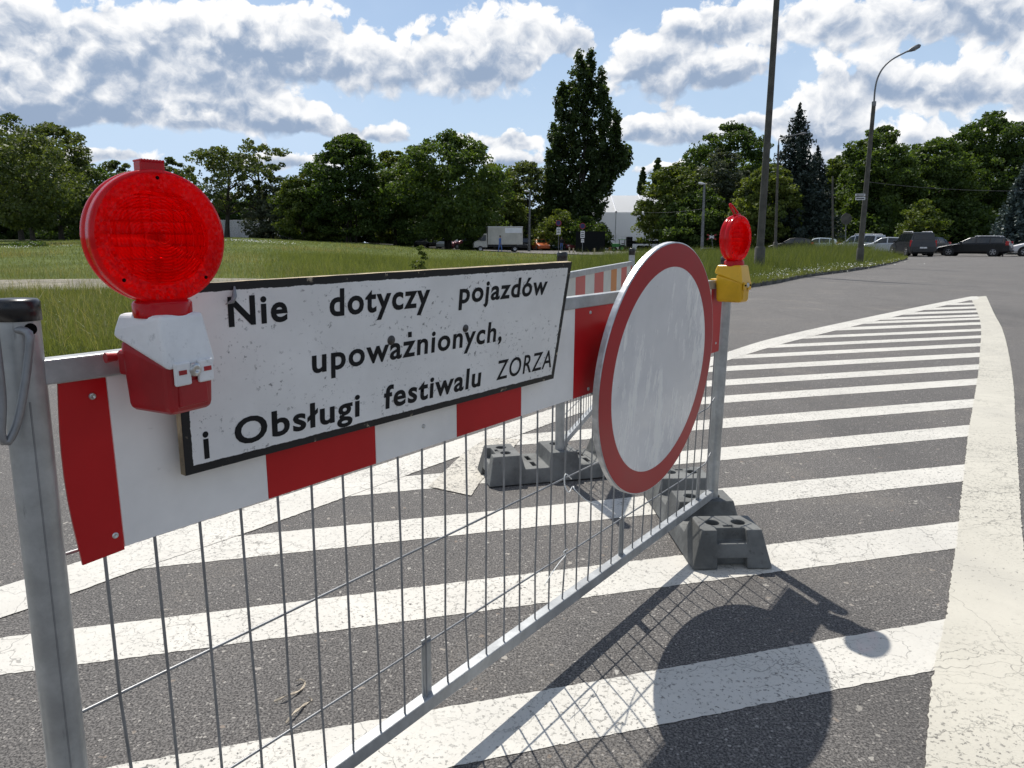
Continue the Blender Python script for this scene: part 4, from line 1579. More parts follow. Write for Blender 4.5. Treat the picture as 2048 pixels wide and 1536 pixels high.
GT = 'trees round the lawn and streets'
tree('leafy_tree', 'dark trunked tree standing alone on the lawn at the far left', 38, 262, 210, 60, .17, 'airy', 'leaf_locust', 1, 170, 55, .30, .20, 12, 1.0, .24, GT)
tree('locust_tree', 'tall feathery tree at the left edge behind the lone lawn tree', 10, 222, 190, 78, .12, 'airy', 'leaf_locust', 2, 150, 55, .40, .26, 12, 1.0, .22, GT)
tree('locust_tree', 'feathery tree with sloping crown just left of the big lamp', 95, 240, 165, 84, .10, 'airy', 'leaf_locust', 3, 150, 55, .42, .26, 12, 1.0, .22, GT)
tree('leafy_tree', 'low dark tree half hidden by the left side of the big lamp', 160, 322, 170, 92, .03, 'dome', 'leaf_maple', 4, 130, 50, .42, .2, 6, 1.0, .24, GT)
tree('leafy_tree', 'small tree peeping out left of the big lamp top', 228, 314, 110, 100, .03, 'round', 'leaf_locust', 5, 110, 50, .42, .2, 8, 1.0, .24, GT)
tree('leafy_tree', 'small tree behind the right shoulder of the big lamp', 345, 312, 100, 104, .05, 'round', 'leaf_locust', 6, 110, 50, .42, .2, 8, 1.0, .24, GT)
tree('locust_tree', 'open branched tree with leaning trunk right of the big lamp', 440, 292, 150, 88, .30, 'airy', 'leaf_locust', 7, 80, 40, .40, .30, 18, 1.05, .20, GT, lean=(.10, 0))
tree('locust_tree', 'open branched tree showing sky through its twigs, beside the leaning one', 512, 272, 130, 91, .32, 'airy', 'leaf_locust', 8, 62, 38, .40, .28, 20, 1.05, .18, GT)
tree('leafy_tree', 'grey green bushy tree under the open branched trees', 540, 372, 120, 90, .02, 'bush', 'leaf_grey', 9, 110, 50, .36, .16, 6, 1.0, .24, GT, lean=(-.1, 0))
tree('leafy_tree', 'yellow green rounded tree left of the first dark maple', 600, 340, 105, 84, .06, 'dome', 'leaf_light', 10, 130, 50, .36, .18, 6, 1.0, .24, GT)
tree('maple_tree', 'dense dark maple with flat top on several slim trunks', 692, 264, 172, 84, .10, 'broad', 'leaf_maple', 11, 260, 60, .40, .24, 8, 1.0, .20, GT, stems=3)
tree('maple_tree', 'lighter maple squeezed between the two dark maples', 785, 288, 120, 88, .08, 'round', 'leaf_light', 12, 150, 55, .40, .22, 8, 1.0, .22, GT)
tree('maple_tree', 'broad dark maple with domed top behind the parked cars', 893, 256, 225, 84, .10, 'dome', 'leaf_maple', 13, 330, 60, .40, .32, 8, 1.0, .18, GT, stems=2)
tree('leafy_tree', 'pale green tree between the domed maple and the poplar', 1055, 316, 130, 108, .04, 'round', 'leaf_locust', 14, 170, 55, .44, .22, 9, 1.0, .22, GT)
tree('leafy_tree', 'mid green tree behind the white truck', 990, 345, 130, 112, .03, 'dome', 'leaf_maple', 15, 150, 50, .44, .2, 6, 1.0, .22, GT)
tree('maple_tree', 'dark maple filling the gap left of the flat topped maple', 640, 318, 100, 90, .03, 'dome', 'leaf_maple', 16, 150, 55, .40, .2, 6, 1.0, .22, GT)
tree('maple_tree', 'shadowy maple behind the gap of the two dark maples', 830, 292, 130, 96, .03, 'dome', 'leaf_maple', 17, 190, 55, .40, .2, 6, 1.0, .22, GT)
tree('leafy_tree', 'leafy tree at the right shoulder of the broad domed maple', 990, 318, 110, 103, .12, 'round', 'leaf_light', 18, 150, 55, .38, .2, 8, 1.0, .22, GT)
# Lombardy poplar: a bundle of upright plumes
pt_ = at(1172, 97, 108)
g_ = gz(pt_.x, 108)
pop = thing('poplar_tree', 'tall columnar dark poplar rising above all other trees', 'tree', (pt_.x, 108, g_), 0, GT)
rng = np.random.default_rng(20)
Cs, Bs, Ts = [], [], []
Hp = pt_.z - g_
mpp = 108 / FPX                       # metres per photograph pixel at the tree
# plumes: pixel offset from the axis, top pixel row, half width, bottom row
plumes = [(-14, 99, 17, 330), (10, 97, 17, 330), (0, 118, 26, 470), (-40, 150, 19, 400), (-26, 135, 18, 420), (30, 128, 20, 430), (46, 186, 19, 375), (-52, 196, 17, 440), (30, 170, 22, 420),
          (58, 222, 13, 345), (-58, 240, 16, 430), (68, 286, 13, 335), (84, 284, 8, 322), (-66, 300, 12, 420), (48, 300, 15, 360), (-20, 260, 30, 470), (18, 260, 30, 470), (0, 360, 34, 485), (-38, 340, 22, 470), (22, 330, 20, 430)]
for (ox, tp, hw_p, bt) in plumes:
    n_ = int(10 + (bt - tp) / 5)
    dy_ = rng.uniform(-2.2, 2.2)
    for k in range(n_):
        f = rng.uniform(0, 1)
        rr = hw_p * mpp * np.interp(f, [0, .12, .35, .7, 1], [.25, .65, 1.0, 1.0, .7])
        z = at(1172, tp + 9 + f * (bt - tp), 108).z - g_
        c = np.array([ox * mpp + rng.normal(0, rr * .40), dy_ + rng.normal(0, rr * .5), z])
        m_ = 52
        d = rng.normal(size=(m_, 3))
        d /= np.linalg.norm(d, axis=1, keepdims=True)
        Cs.append(c + d * rng.uniform(.2, 1, m_)[:, None] * np.array([.62, .62, .95]))
        Bs.append(d * .5 + np.array([0, 0, .3]))
        Ts.append(np.clip(rng.normal(.45, .15) + rng.normal(0, .15, m_), 0, 1))
Cs, Bs, Ts = np.concatenate(Cs), np.concatenate(Bs), np.concatenate(Ts)
V_, F_, _ = leaf_quads(Cs, Bs, .42, rng, Ts)
o = bpy.data.objects.new('crown', np_mesh('crown', V_, F_, M['leaf_poplar'], Ts))
COL.objects.link(o)
o.parent = pop
trunk_mb(Hp * .9, .45, np.random.default_rng(5), 6, 5, 1.5).build('trunk', M['bark'], pop)
tree('bush', 'leafy shrub at the foot of the tall poplar', 1120, 418, 110, 100, .02, 'bush', 'leaf_light', 21, 120, 50, .36, .10, 5, 1.0, .24, GT, 'shrub')
tree('bush', 'dark shrub beside the white tent, below the poplar', 1172, 432, 105, 98, .02, 'bush', 'leaf_maple', 22, 140, 50, .36, .12, 5, 1.0, .24, GT, 'shrub')
# far poplars seen over the tent
for k_, (px, tp, w_, lab) in enumerate([(1317, 308, 27, 'far narrow poplar above the tent, the taller of two'), (1286, 327, 20, 'far narrow poplar above the tent, the smaller of two')]):
    tree('poplar_tree', lab, px, tp, w_, 190, .03, 'poplar', 'leaf_poplar', 24 + k_, 420, 40, .65, .25, 4, 1.0, .35, GT)
tree('leafy_tree', 'spreading tree hanging over the right side of the white tent', 1352, 322, 152, 84, .12, 'dome', 'leaf_light', 26, 220, 55, .36, .26, 10, 1.0, .20, GT)
tree('leafy_tree', 'large dark domed tree left of the tall concrete pole', 1468, 240, 200, 92, .06, 'dome', 'leaf_maple', 27, 330, 60, .40, .3, 8, 1.0, .18, GT)
tree('leafy_tree', 'silvery tree in front of the dark domed tree', 1440, 292, 120, 84, .08, 'round', 'leaf_grey', 28, 170, 55, .36, .2, 8, 1.0, .22, GT)
tree('leafy_tree', 'dark tree low behind the railway cross sign', 1405, 375, 150, 80, .02, 'bush', 'leaf_maple', 29, 190, 55, .36, .2, 6, 1.0, .22, GT)
tree('leafy_tree', 'yellow green tree right behind the small lamp and pole', 1540, 318, 120, 76, .08, 'round', 'leaf_light', 30, 170, 55, .34, .2, 8, 1.0, .22, GT)
tree('leafy_tree', 'dark tree filling in behind the concrete pole', 1520, 300, 130, 98, .03, 'dome', 'leaf_maple', 31, 200, 55, .40, .2, 6, 1.0, .22, GT)
tree('leafy_tree', 'pale topped tree between the spruce and the street lamp', 1670, 308, 100, 92, .04, 'round', 'leaf_light', 32, 170, 55, .38, .2, 8, 1.0, .22, GT)
tree('maple_tree', 'ragged dark maple behind the leaning street lamp', 1762, 246, 165, 84, .06, 'broad', 'leaf_maple', 33, 300, 60, .38, .28, 8, 1.0, .20, GT)
tree('maple_tree', 'dark maple between the street lamp and the tallest right hand tree', 1880, 268, 170, 86, .06, 'dome', 'leaf_maple', 34, 300, 60, .38, .28, 8, 1.0, .20, GT)
tree('maple_tree', 'tallest dark maple rising toward the right edge', 1985, 214, 215, 90, .06, 'dome', 'leaf_maple', 35, 380, 60, .40, .32, 8, 1.0, .17, GT)
tree('maple_tree', 'dark maple cut by the right edge of the photo', 2110, 225, 190, 88, .06, 'dome', 'leaf_maple', 36, 300, 60, .40, .3, 8, 1.0, .18, GT)
tree('leafy_tree', 'small sunlit young tree behind the dark van', 1852, 398, 88, 72, .10, 'round', 'leaf_light', 37, 90, 45, .30, .07, 6, 1.0, .28, GT)
tree('leafy_tree', 'low dark tree under the maples behind the estate car', 1935, 400, 170, 84, .02, 'bush', 'leaf_maple', 38, 200, 55, .40, .15, 4, 1.0, .24, GT)
tree('leafy_tree', 'low dark tree behind the parked silver cars', 1735, 395, 150, 82, .02, 'bush', 'leaf_maple', 39, 200, 55, .40, .15, 4, 1.0, .24, GT)
tree('leafy_tree', 'dark thicket tree beside the round traffic sign', 1655, 385, 120, 86, .02, 'bush', 'leaf_maple', 40, 170, 55, .40, .15, 4, 1.0, .24, GT)


tree('maple_tree', 'dark maple behind the curved street lamp, left of the ragged one', 1700, 292, 110, 97, .03, 'dome', 'leaf_maple', 41, 200, 55, .40, .2, 6, 1.0, .22, GT)
tree('maple_tree', 'dark maple filling the dip right of the ragged maple', 1828, 284, 120, 99, .03, 'dome', 'leaf_maple', 42, 220, 55, .40, .2, 6, 1.0, .22, GT)
tree('maple_tree', 'dark maple filling the dip left of the tallest right hand tree', 1935, 250, 130, 100, .03, 'dome', 'leaf_maple', 43, 240, 55, .40, .2, 6, 1.0, .22, GT)
tree('leafy_tree', 'dark tree closing the slope between the tent tree and the domed tree', 1398, 302, 130, 98, .03, 'dome', 'leaf_maple', 44, 220, 55, .40, .2, 6, 1.0, .22, GT)


# spruces: whorls of drooping boughs
def spruce(label, px, top, width, Y, leaf, seed, nlev=26, drop=.28, ragged=.25):
    p = at(px, top, Y)
    g = gz(p.x, Y)
    H = p.z - g
    W = width / FPX * Y
    root = thing('spruce_tree', label, 'tree', (p.x, Y, g), 0, GT)
    rng_ = np.random.default_rng(seed)
    C, B, T = [], [], []
    for lv in range(nlev):
        t = lv / (nlev - 1)
        z = H * (.05 + .95 * t ** .92)
        rad = W / 2 * (1 - t) ** .85 + .12
        nb_ = int(6 + 9 * (1 - t))
        a0 = rng_.uniform(0, 6.28)
        for b__ in range(nb_):
            a = a0 + 2 * math.pi * b__ / nb_ + rng_.normal(0, .15)
            L_ = rad * rng_.uniform(1 - ragged * 1.6, 1 + ragged)
            n = max(10, int(95 * L_ / 2.2))
            q = rng_.uniform(.1, 1, n)
            sid = rng_.normal(0, .20, n) * L_ * (1.15 - q)
            x_ = np.cos(a) * q * L_ - np.sin(a) * sid
            y_ = np.sin(a) * q * L_ + np.cos(a) * sid
            zz = z - q ** 1.4 * L_ * drop + rng_.normal(-.08, .16, n) + .18 * L_ * (q > .85) * (q - .85) * 4
            C.append(np.stack([x_, y_, zz], 1))
            B.append(np.tile([0, 0, 1.2], (n, 1)))
            T.append(np.clip(rng_.normal(.45, .12) + rng_.normal(0, .15, n) + .25 * (q - .6), 0, 1))
    C, B, T = np.concatenate(C), np.concatenate(B), np.concatenate(T)
    C[:, 2] = np.maximum(C[:, 2], .12)
    V__, F__, _ = leaf_quads(C, B, .34, rng_, T, .5)
    o_ = bpy.data.objects.new('crown', np_mesh('crown', V__, F__, M[leaf], T))
    COL.objects.link(o_)
    o_.parent = root
    MB().tube([(0, 0, -.1), (0, 0, H * .5), (0, 0, H * .99)], [.24, .13, .02], 8).build('trunk', M['bark'], root)
    return root


spruce('tall dark spruce with ragged tip right of the concrete pole', 1600, 212, 185, 78, 'needle', 50)
spruce('shorter dark spruce leaning out right of the tall spruce', 1636, 296, 125, 80, 'needle', 51, 20)
spruce('bluish spruce at the right edge behind the white car', 2052, 330, 105, 66, 'needle_blue', 52, 24, .22, .2)

# dark wood behind everything, copies of three trees
protos = []
for k_ in range(3):
    root = thing('wood_tree', 'dark tree in the wood closing the view behind the streets', 'tree', (0, 0, 0), 0, 'trees of the dark wood behind')
    me_ = crown_mesh('crown', 11.0, 10.0, .0, 'dome', M['leaf_maple'], 70 + k_, 240, 60, .55, 1.0, .24)
    o_ = bpy.data.objects.new('crown', me_)
    COL.objects.link(o_)
    o_.parent = root
    trunk_mb(9.5, .25, np.random.default_rng(80 + k_), 5, 8, .6).build('trunk', M['bark'], root)
    protos.append(root)
spots = []
rnd = random.Random(11)
for px in range(-420, 2600, 52):
    Y = rnd.uniform(116, 128)
    hp_ = 395 + rnd.uniform(-20, 15)
    if 1165 < px < 1340:
        continue
    if px < 300:
        hp_ = 385 + rnd.uniform(-15, 15)
    if px > 1350:
        hp_ = 345 + rnd.uniform(-20, 20)
        Y = rnd.uniform(100, 110)
    spots.append((px + rnd.uniform(-15, 15), hp_, Y))
for i, (px, tp, Y) in enumerate(spots):
    p = at(px, tp, Y)
    g = gz(p.x, Y)
    root = protos[i] if i < 3 else copy_tree(protos[i % 3])
    k_ = (p.z - g) / 11.0
    root.location = (p.x, Y, g)
    root.rotation_euler = (0, 0, rnd.uniform(0, 6.28))
    root.scale = (max(k_, .55) * rnd.uniform(.95, 1.2), max(k_, .55), k_)

# low shrubs standing in the lawn
tree('sapling', 'small leafy sapling growing in the tall grass of the lawn', 841, 486, 34, 19.5, .05, 'bush', 'leaf_light', 60, 40, 26, .055, .012, 6, 1.0, .35, None, 'shrub')
tree('weed_clump', 'dark weed clump on the lawn below the lone tree', 58, 484, 62, 50, .0, 'bush', 'leaf_maple', 61, 50, 30, .16, 0, 0, 1.0, .35, None, 'shrub')
tree('hedge_bush', 'dark clipped bush between the parked cars and the truck', 940, 479, 40, 82, .0, 'bush', 'leaf_maple', 62, 90, 40, .22, 0, 0, 1.0, .3, None, 'shrub')

# ------------------------------------------------------------------ grass
kk = resample(KERB, 300)


def inside_lawn(P):
    poly = np.vstack([resample(KERB, 120), resample(FAR, 80)[::-1]])
    x, y = P[:, 0], P[:, 1]
    c = np.zeros(len(P), bool)
    j = len(poly) - 1
    for i in range(len(poly)):
        xi, yi = poly[i]
        xj, yj = poly[j]
        hit = ((yi > y) != (yj > y)) & (x < (xj - xi) * (y - yi) / (yj - yi + 1e-12) + xi)
        c ^= hit
        j = i
    return c


pa, pb = resample(PATH_A, 60), resample(PATH_B, 60)
ppoly = np.vstack([pa, pb[::-1]])


def in_path(P):
    x, y = P[:, 0], P[:, 1]
    c = np.zeros(len(P), bool)
    j = len(ppoly) - 1
    for i in range(len(ppoly)):
        xi, yi = ppoly[i]
        xj, yj = ppoly[j]
        c ^= ((yi > y) != (yj > y)) & (x < (xj - xi) * (y - yi) / (yj - yi + 1e-12) + xi)
        j = i
    return c


GZV = np.vectorize(gz)


def kerb_dist(P):
    d = np.full(len(P), 1e9)
    for a in range(0, 300, 2):
        d = np.minimum(d, (P[:, 0] - kk[a, 0]) ** 2 + (P[:, 1] - kk[a, 1]) ** 2)
    return np.sqrt(d)


def blades(name, P, h, w, rng, mat='grass'):
    """each blade a bent strip of two tapering pieces"""
    n = len(P)
    z = GZV(P[:, 0], P[:, 1]) + .09
    a = rng.uniform(0, 6.28, n)
    dx, dy = np.cos(a), np.sin(a)
    lean = rng.uniform(.05, .75, n) * h
    la = rng.uniform(0, 6.28, n)
    lx, ly = np.cos(la) * lean, np.sin(la) * lean
    base = np.stack([P[:, 0], P[:, 1], z], 1)
    side = np.stack([dx * w / 2, dy * w / 2, np.zeros(n)], 1)
    tip = base + np.stack([lx, ly, h * rng.uniform(.85, 1.0, n)], 1)
    tone = np.clip(rng.normal(.45, .2, n), 0, 1)
    if P[:, 1].mean() > 14:          # far off: one sliver per blade
        V__ = np.stack([base - side, base + side, tip], 1).reshape(-1, 3)
        F__ = np.arange(3 * n).reshape(n, 3)
    else:
        midp = base + np.stack([lx * .3, ly * .3, h * .6], 1)
        V__ = np.stack([base - side, base + side, midp - side * .8, midp + side * .8, tip], 1).reshape(-1, 3)
        i5 = np.arange(n) * 5
        F__ = np.concatenate([np.stack([i5, i5 + 1, i5 + 3], 1), np.stack([i5, i5 + 3, i5 + 2], 1), np.stack([i5 + 2, i5 + 3, i5 + 4], 1)])
        tone = np.r_[tone, tone, tone]
    o_ = bpy.data.objects.new(name, np_mesh(name, V__, F__, M[mat], tone))
    COL.objects.link(o_)
    return tag(o_, kind='stuff')


rng = np.random.default_rng(42)


def scatter(n, ymin, ymax, tmin, tmax, pw=1.0):
    """points spread evenly over a wedge of the lawn, thinning with distance"""
    u = rng.uniform(0, 1, n)
    e = pw
    y = (ymin ** e + u * (ymax ** e - ymin ** e)) ** (1 / e)
    t = rng.uniform(tmin, tmax, n) + rng.normal(0, .05, n)
    y = y + rng.normal(0, .03, n) * y
    P = np.stack([t * y, y], 1)
    return P[inside_lawn(P) & ~in_path(P)]


# near strip on the left, between the kerb and the path
P = np.concatenate([scatter(120000, 5.4, 15, -.80, -.40, 1.2), scatter(60000, 5.0, 15, -1.7, -.80, 1.2), scatter(50000, 9.0, 15.5, -.42, .25, 1.2)])
clump = np.array([math.sin(x * 3.1) * math.cos(y * 2.7) for x, y in P])
h = np.clip(rng.gamma(4, .022, len(P)) + .03 * clump, .03, .34)
blades('grass', P, h, rng.uniform(.003, .007, len(P)), rng)
# a fringe of longer stalks before the path and down to the kerb
P = scatter(22000, 5.8, 19, -.80, -.20, 1.1)
blades('grass', P[::3], rng.uniform(.18, .44, len(P[::3])), rng.uniform(.002, .004, len(P[::3])), rng)
blades('dry_grass', P[1::3], rng.uniform(.15, .46, len(P[1::3])), rng.uniform(.002, .0045, len(P[1::3])), rng, 'dry')
# middle and far lawn
P = np.concatenate([scatter(110000, 13, 78, -.80, .35, .75), scatter(40000, 12, 60, -1.5, -.80, .75)])
blades('grass', P, rng.gamma(3, .022, len(P)) * (1 + .003 * P[:, 1]), .004 + .0006 * P[:, 1] * rng.uniform(.6, 1.4, len(P)), rng)
# tall verge beside the road on the right
P = scatter(230000, 14, 50, .15, .56, .7)
kd = kerb_dist(P)
P = P[(kd > .05) & (kd < 14)]
kd = kerb_dist(P)
blades('grass', P, np.clip(rng.gamma(4, .09, len(P)), .08, .85) * np.clip(.30 + kd * .3, .3, 1.0) * (1 + (np.clip(1 + (P[:, 1] - 28) * .045, 1, 1.7) - 1) * np.clip((P[:, 0] / P[:, 1] - .34) / .08, 0, 1)), .004 + .00045 * P[:, 1], rng)
# long grass in the middle behind the barriers
P = scatter(70000, 14, 34, -.30, .20, .8)
blades('grass', P, np.clip(rng.gamma(3, .06, len(P)), .06, .5), .003 + .0004 * P[:, 1], rng)

# patches of taller dry stalks in the meadow
P = scatter(60000, 12, 60, -.80, .30, .8)
pn = np.array([math.sin(x * .55 + 1.3) + math.sin(y * .41 + x * .23) + .6 * math.sin(x * 1.7 - y * .9) for x, y in P])
P = P[pn > 1.35]
blades('dry_grass', P, rng.uniform(.12, .42, len(P)), .003 + .0004 * P[:, 1], rng, 'dry')

# grass hanging over the kerb stones
ii = rng.integers(0, 300, 26000)
P = kk[ii] + rng.normal(0, .07, (26000, 2)) + rng.uniform(-.5, .5, (26000, 1)) * (kk[np.minimum(ii + 1, 299)] - kk[np.maximum(ii - 1, 0)])
P = P[(P[:, 1] > 4)]
P = P[np.sin(P[:, 0] * 2.3) + np.sin(P[:, 1] * 1.1) + rng.normal(0, .6, len(P)) > -.6]
blades('grass', P, rng.uniform(.05, .20, len(P)), .004 + .0004 * P[:, 1], rng)

# white clover and yarrow heads
def flowers(name, spots_, n, sz):
    C = []
    for (px, py, hw, hh, Y, hz, cnt) in spots_:
        for k in range(cnt):
            p = at(px + random.gauss(0, hw), py, Y + random.gauss(0, hh))
            C.append((p.x, p.y, gz(p.x, p.y) + .1 + hz * random.uniform(.6, 1.1)))
    C = np.array(C)
    V__, F__, _ = leaf_quads(C, np.tile([0, 0, 2.0], (len(C), 1)), 1.0, rng, None)
    ctr = np.repeat(C, 4, 0)
    scl = np.repeat(sz * (C[:, 1] / 20), 4)[:, None]
    V__ = ctr + (V__ - ctr) * scl
    o_ = bpy.data.objects.new(name, np_mesh(name, V__, F__, M['flower']))
    COL.objects.link(o_)
    return tag(o_, kind='stuff')


flowers('flowers', [(1600, 535, 40, 1.0, 21.5, .16, 260), (1690, 525, 45, 1.5, 27.0, .16, 260), (1540, 550, 25, .7, 18.5, .16, 160), (1760, 522, 30, 2, 33, .14, 110),
                    (500, 497, 30, 2.0, 52, .28, 260), (25, 505, 30, 1.5, 42, .2, 120), (560, 494, 20, 1.5, 52, .2, 60), (130, 500, 15, 1.0, 44, .2, 40),
                    (225, 603, 8, .2, 11.5, .3, 30), (130, 640, 40, .8, 8.5, .12, 40)], 0, .03)

# ------------------------------------------------------------------ street lamps and poles
def foot_point(px, Y, sink=.15):
    p = at(px, 500, Y)
    return Vector((p.x, Y, gz(p.x, Y) - sink))


def pole_between(label, cat, name, pxb, pxt, pyt, Y, r0, r1, mat, collar=None, group='poles along the streets'):
    """tapered pole; the measured lean is read from its foot and its top"""
    top = at(pxt, pyt, Y)
    ft = foot_point(pxb, Y)
    root = thing(name, label, cat, (ft.x, Y, ft.z + .15), 0, group)
    n = 8
    MB().tube([ft + (top - ft) * (i / n) for i in range(n + 1)], [r0 + (r1 - r0) * i / n for i in range(n + 1)], 16).build('pole', mat, root, root.location)
    if collar:
        d = (top - ft).normalized()
        MB().tube([ft, ft + d * collar[0], ft + d * (collar[0] + .06)], [collar[1], collar[1], r0 * 1.05], 12).build('collar', M['pole'], root, root.location)
    return root, ft, top


def lamp_head(root, p, d, size, mat=None):
    d = Vector(d).normalized()
    mb = MB()
    prof = [(.0001, 0), (.035, .01), (.05, .10), (.095, .24), (.115, .42), (.10, .62), (.04, .70), (.0001, .71)]
    mb.lathe([(r_ * size, h_ * size) for r_, h_ in prof], p, d, 14)
    mb.build('lamp_head', mat or M['pole_metal'], root, root.location)
    mb = MB()
    c_ = p + d * .40 * size - Vector((0, 0, .085 * size))
    mb.lathe([(.0001, -.05 * size), (.07 * size, -.02 * size), (.085 * size, .02 * size)], c_, (0, 0, 1), 12)
    mb.build('lamp_glass', M['headlight'], root, root.location)


r_, ft, tp = pole_between('tall grey concrete pole rising out of the top of the photo', 'pole', 'concrete_pole', 1520, 1557, -55, 24.0, .125, .085, M['pole'], (1.0, .17))
# its lamp arm stands above the photograph
MB().tube([tp, tp + Vector((.1, -.1, .7)), tp + Vector((.7, -.7, 1.4)), tp + Vector((1.4, -1.4, 1.6))], [.06, .04, .035, .03], 10).build('lamp_arm', M['pole_metal'], r_, r_.location)
lamp_head(r_, tp + Vector((1.4, -1.4, 1.6)), (.7, -.7, .12), 1.0)
r_, ft, tp = pole_between('street lamp with curved arm over the road at the right, slightly leaning', 'street lamp', 'street_lamp', 1721, 1748, 205, 31.0, .125, .075, M['pole'], (.9, .15))
arm = [at(x, y, 31.0) for x, y in ((1748, 207), (1750, 180), (1755, 157), (1766, 136), (1784, 119), (1812, 104), (1816, 102))]
MB().tube([Vector(q) for q in resample([tuple(a) for a in arm], 26)], .034, 12).build('lamp_arm', M['pole_metal'], r_, r_.location)
MB().tube([at(1747.6, 212, 31), at(1748.2, 203, 31)], .085, 12).build('arm_clamp', M['pole_metal'], r_, r_.location)
lamp_head(r_, at(1813, 104, 31), at(1838, 92, 31) - at(1813, 104, 31), .85)
r_, ft, tp = pole_between('thin far street lamp in front of the dark spruce', 'street lamp', 'street_lamp', 1551, 1557, 290, 62, .12, .08, M['pole'], (1.2, .19))
MB().tube([tp, at(1558, 278, 62), at(1568, 274, 62), at(1600, 268, 62)], [.06, .05, .045, .04], 8).build('lamp_arm', M['pole_metal'], r_, r_.location)
lamp_head(r_, at(1598, 268, 62), (1, 0, .12), .9)
r_, ft, tp = pole_between('far grey street lamp right of the white truck', 'street lamp', 'street_lamp', 1058, 1060, 383, 88, .16, .10, M['pole_metal'])
lamp_head(r_, tp, (-1, 0, .1), 1.0, M['headlight'])
r_, ft, tp = pole_between('far grey street lamp with white head left of the railway cross', 'street lamp', 'street_lamp', 1404, 1409, 368, 72, .17, .10, M['pole_metal'])
lamp_head(r_, tp + Vector((.1, 0, 0)), (-1, 0, .15), 1.0, M['headlight'])
r_, ft, tp = pole_between('dark slim post between the spruce and the round traffic sign', 'pole', 'slim_post', 1667, 1665, 352, 60, .075, .065, M['pole'])

# wires hung across the trees
def wire(label, a, b, Ya, Yb, sag):
    p, q = at(*a, Ya), at(*b, Yb)
    pts = [p + (q - p) * (i / 14) - Vector((0, 0, sag * 4 * (i / 14) * (1 - i / 14))) for i in range(15)]
    o_ = MB().tube(pts, .010, 5).build('overhead_wire', M['pole_metal'], None, p)
    tag(o_, label, 'wire', 'overhead wires in front of the trees')


wire('thin overhead wire crossing in front of the maples on the right', (1738, 364), (2120, 381), 66, 60, .3)
wire('thin overhead wire running from the far lamp to the left', (1409, 417), (1275, 424), 72, 84, .2)

# ------------------------------------------------------------------ signs
def flat_disc(root, c, n, r_, mat, name='sign_disc', rim=None):
    mb = MB()
    mb.lathe([(.0001, .008), (r_ * (.78 if rim else 1), .008)], c, n, 28, smooth=False)
    mb.build(name, mat, root, root.location)
    if rim:
        MB().lathe([(r_ * .78, .009), (r_, .009)], c, n, 28, smooth=False).build('sign_border', rim, root, root.location)
    MB().lathe([(r_, .010), (r_, -.012), (.0001, -.012)], c, n, 28, smooth=False).build('sign_back', M['pole_metal'], root, root.location)


def road_sign(label, px, Y, pole_top, disc_y, r_, face, rim, plates, face_dir=(0, -1, 0)):
    ft = foot_point(px, Y)
    top = at(px, pole_top, Y)
    root = thing('road_sign', label, 'road sign', (ft.x, Y, ft.z + .15), 0, 'road signs on poles')
    MB().tube([ft, top], .032, 10).build('pole', M['pole_metal'], root, root.location)
    if face is not None:
        flat_disc(root, at(px, disc_y, Y) + Vector(face_dir) * .045, face_dir, r_, face, rim=rim)
    for (x0, x1, y0, y1, lines) in plates:
        a, b = at(x0, y0, Y), at(x1, y1, Y)
        c_ = (a + b) / 2 + Vector((0, -.05, 0))
        w_, h_ = b.x - a.x, a.z - b.z
        pl = MB().box(c_, (w_, .012, h_)).build('plate', M['plate'], root, root.location)
        for k in range(lines):
            MB().box(c_ + Vector((0, -.0085, h_ * (.5 - (k + 1) / (lines + 1)))), (w_ * .72, .004, h_ * .10)).build('print_line', M['black_print'], root, root.location)
    return root


road_sign('blue and red round sign with white plates right of the orange car', 1117, 76, 441, 446, .30, M['sign_blue'], M['sign_red'], [(1113, 1121, 455, 469, 3)])
road_sign('reddish round sign above two white plates in front of the dark container', 1165, 74, 446, 452, .30, M['sign_blue'], M['sign_red'], [(1161, 1169, 462, 476, 3), (1162, 1168, 478, 485, 1)])
road_sign('grey back of a round traffic sign left of the leaning street lamp', 1692, 46, 426, 438, .35, M['pole'], None, [])
# railway cross
Y = 76
ft, top = foot_point(1427, Y), at(1423, 468, Y)
rc = thing('railway_cross_sign', 'red and white crossed railway sign beside the far lamp', 'road sign', (ft.x, Y, ft.z + .15))
MB().tube([ft, top], .035, 10).build('pole', M['pole_metal'], rc, rc.location)
c_ = at(1423, 474, Y) + Vector((0, -.06, 0))
for sgn in (-1, 1):
    d_ = Vector((math.cos(R(28)), 0, sgn * math.sin(R(28))))
    q_ = Matrix.Rotation(-sgn * R(28), 3, 'Y')
    for k, (u0, u1, mt) in enumerate(((-.55, -.27, 'sign_red'), (-.27, .27, 'plate'), (.27, .55, 'sign_red'))):
        MB().box(c_ + d_ * (u0 + u1) / 2 + Vector((0, sgn * .016, 0)), (u1 - u0, .02, .13), q_).build('cross_arm', M[mt], rc, rc.location)
# railing
Y = 66
rl0 = foot_point(1399, Y)
rail_t = thing('railing', 'low grey tubular railing at the edge of the tall grass', 'railing', (rl0.x, Y, 0))
a_, b__, c_, d_ = at(1398, 512, Y), at(1400, 497, Y), at(1429, 496, Y), at(1431, 512, Y)
a_.z = d_.z = -.1
MB().tube([a_, b__ - Vector((0, 0, .1)), b__ + Vector((.1, 0, 0)), c_ - Vector((.1, 0, 0)), c_ - Vector((0, 0, .1)), d_], .026, 10).build('hoop', M['pole_metal'], rail_t, rail_t.location)
MB().tube([(a_ + b__) / 2, (c_ + d_) / 2], .018, 8).build('mid_bar', M['pole_metal'], rail_t, rail_t.location)
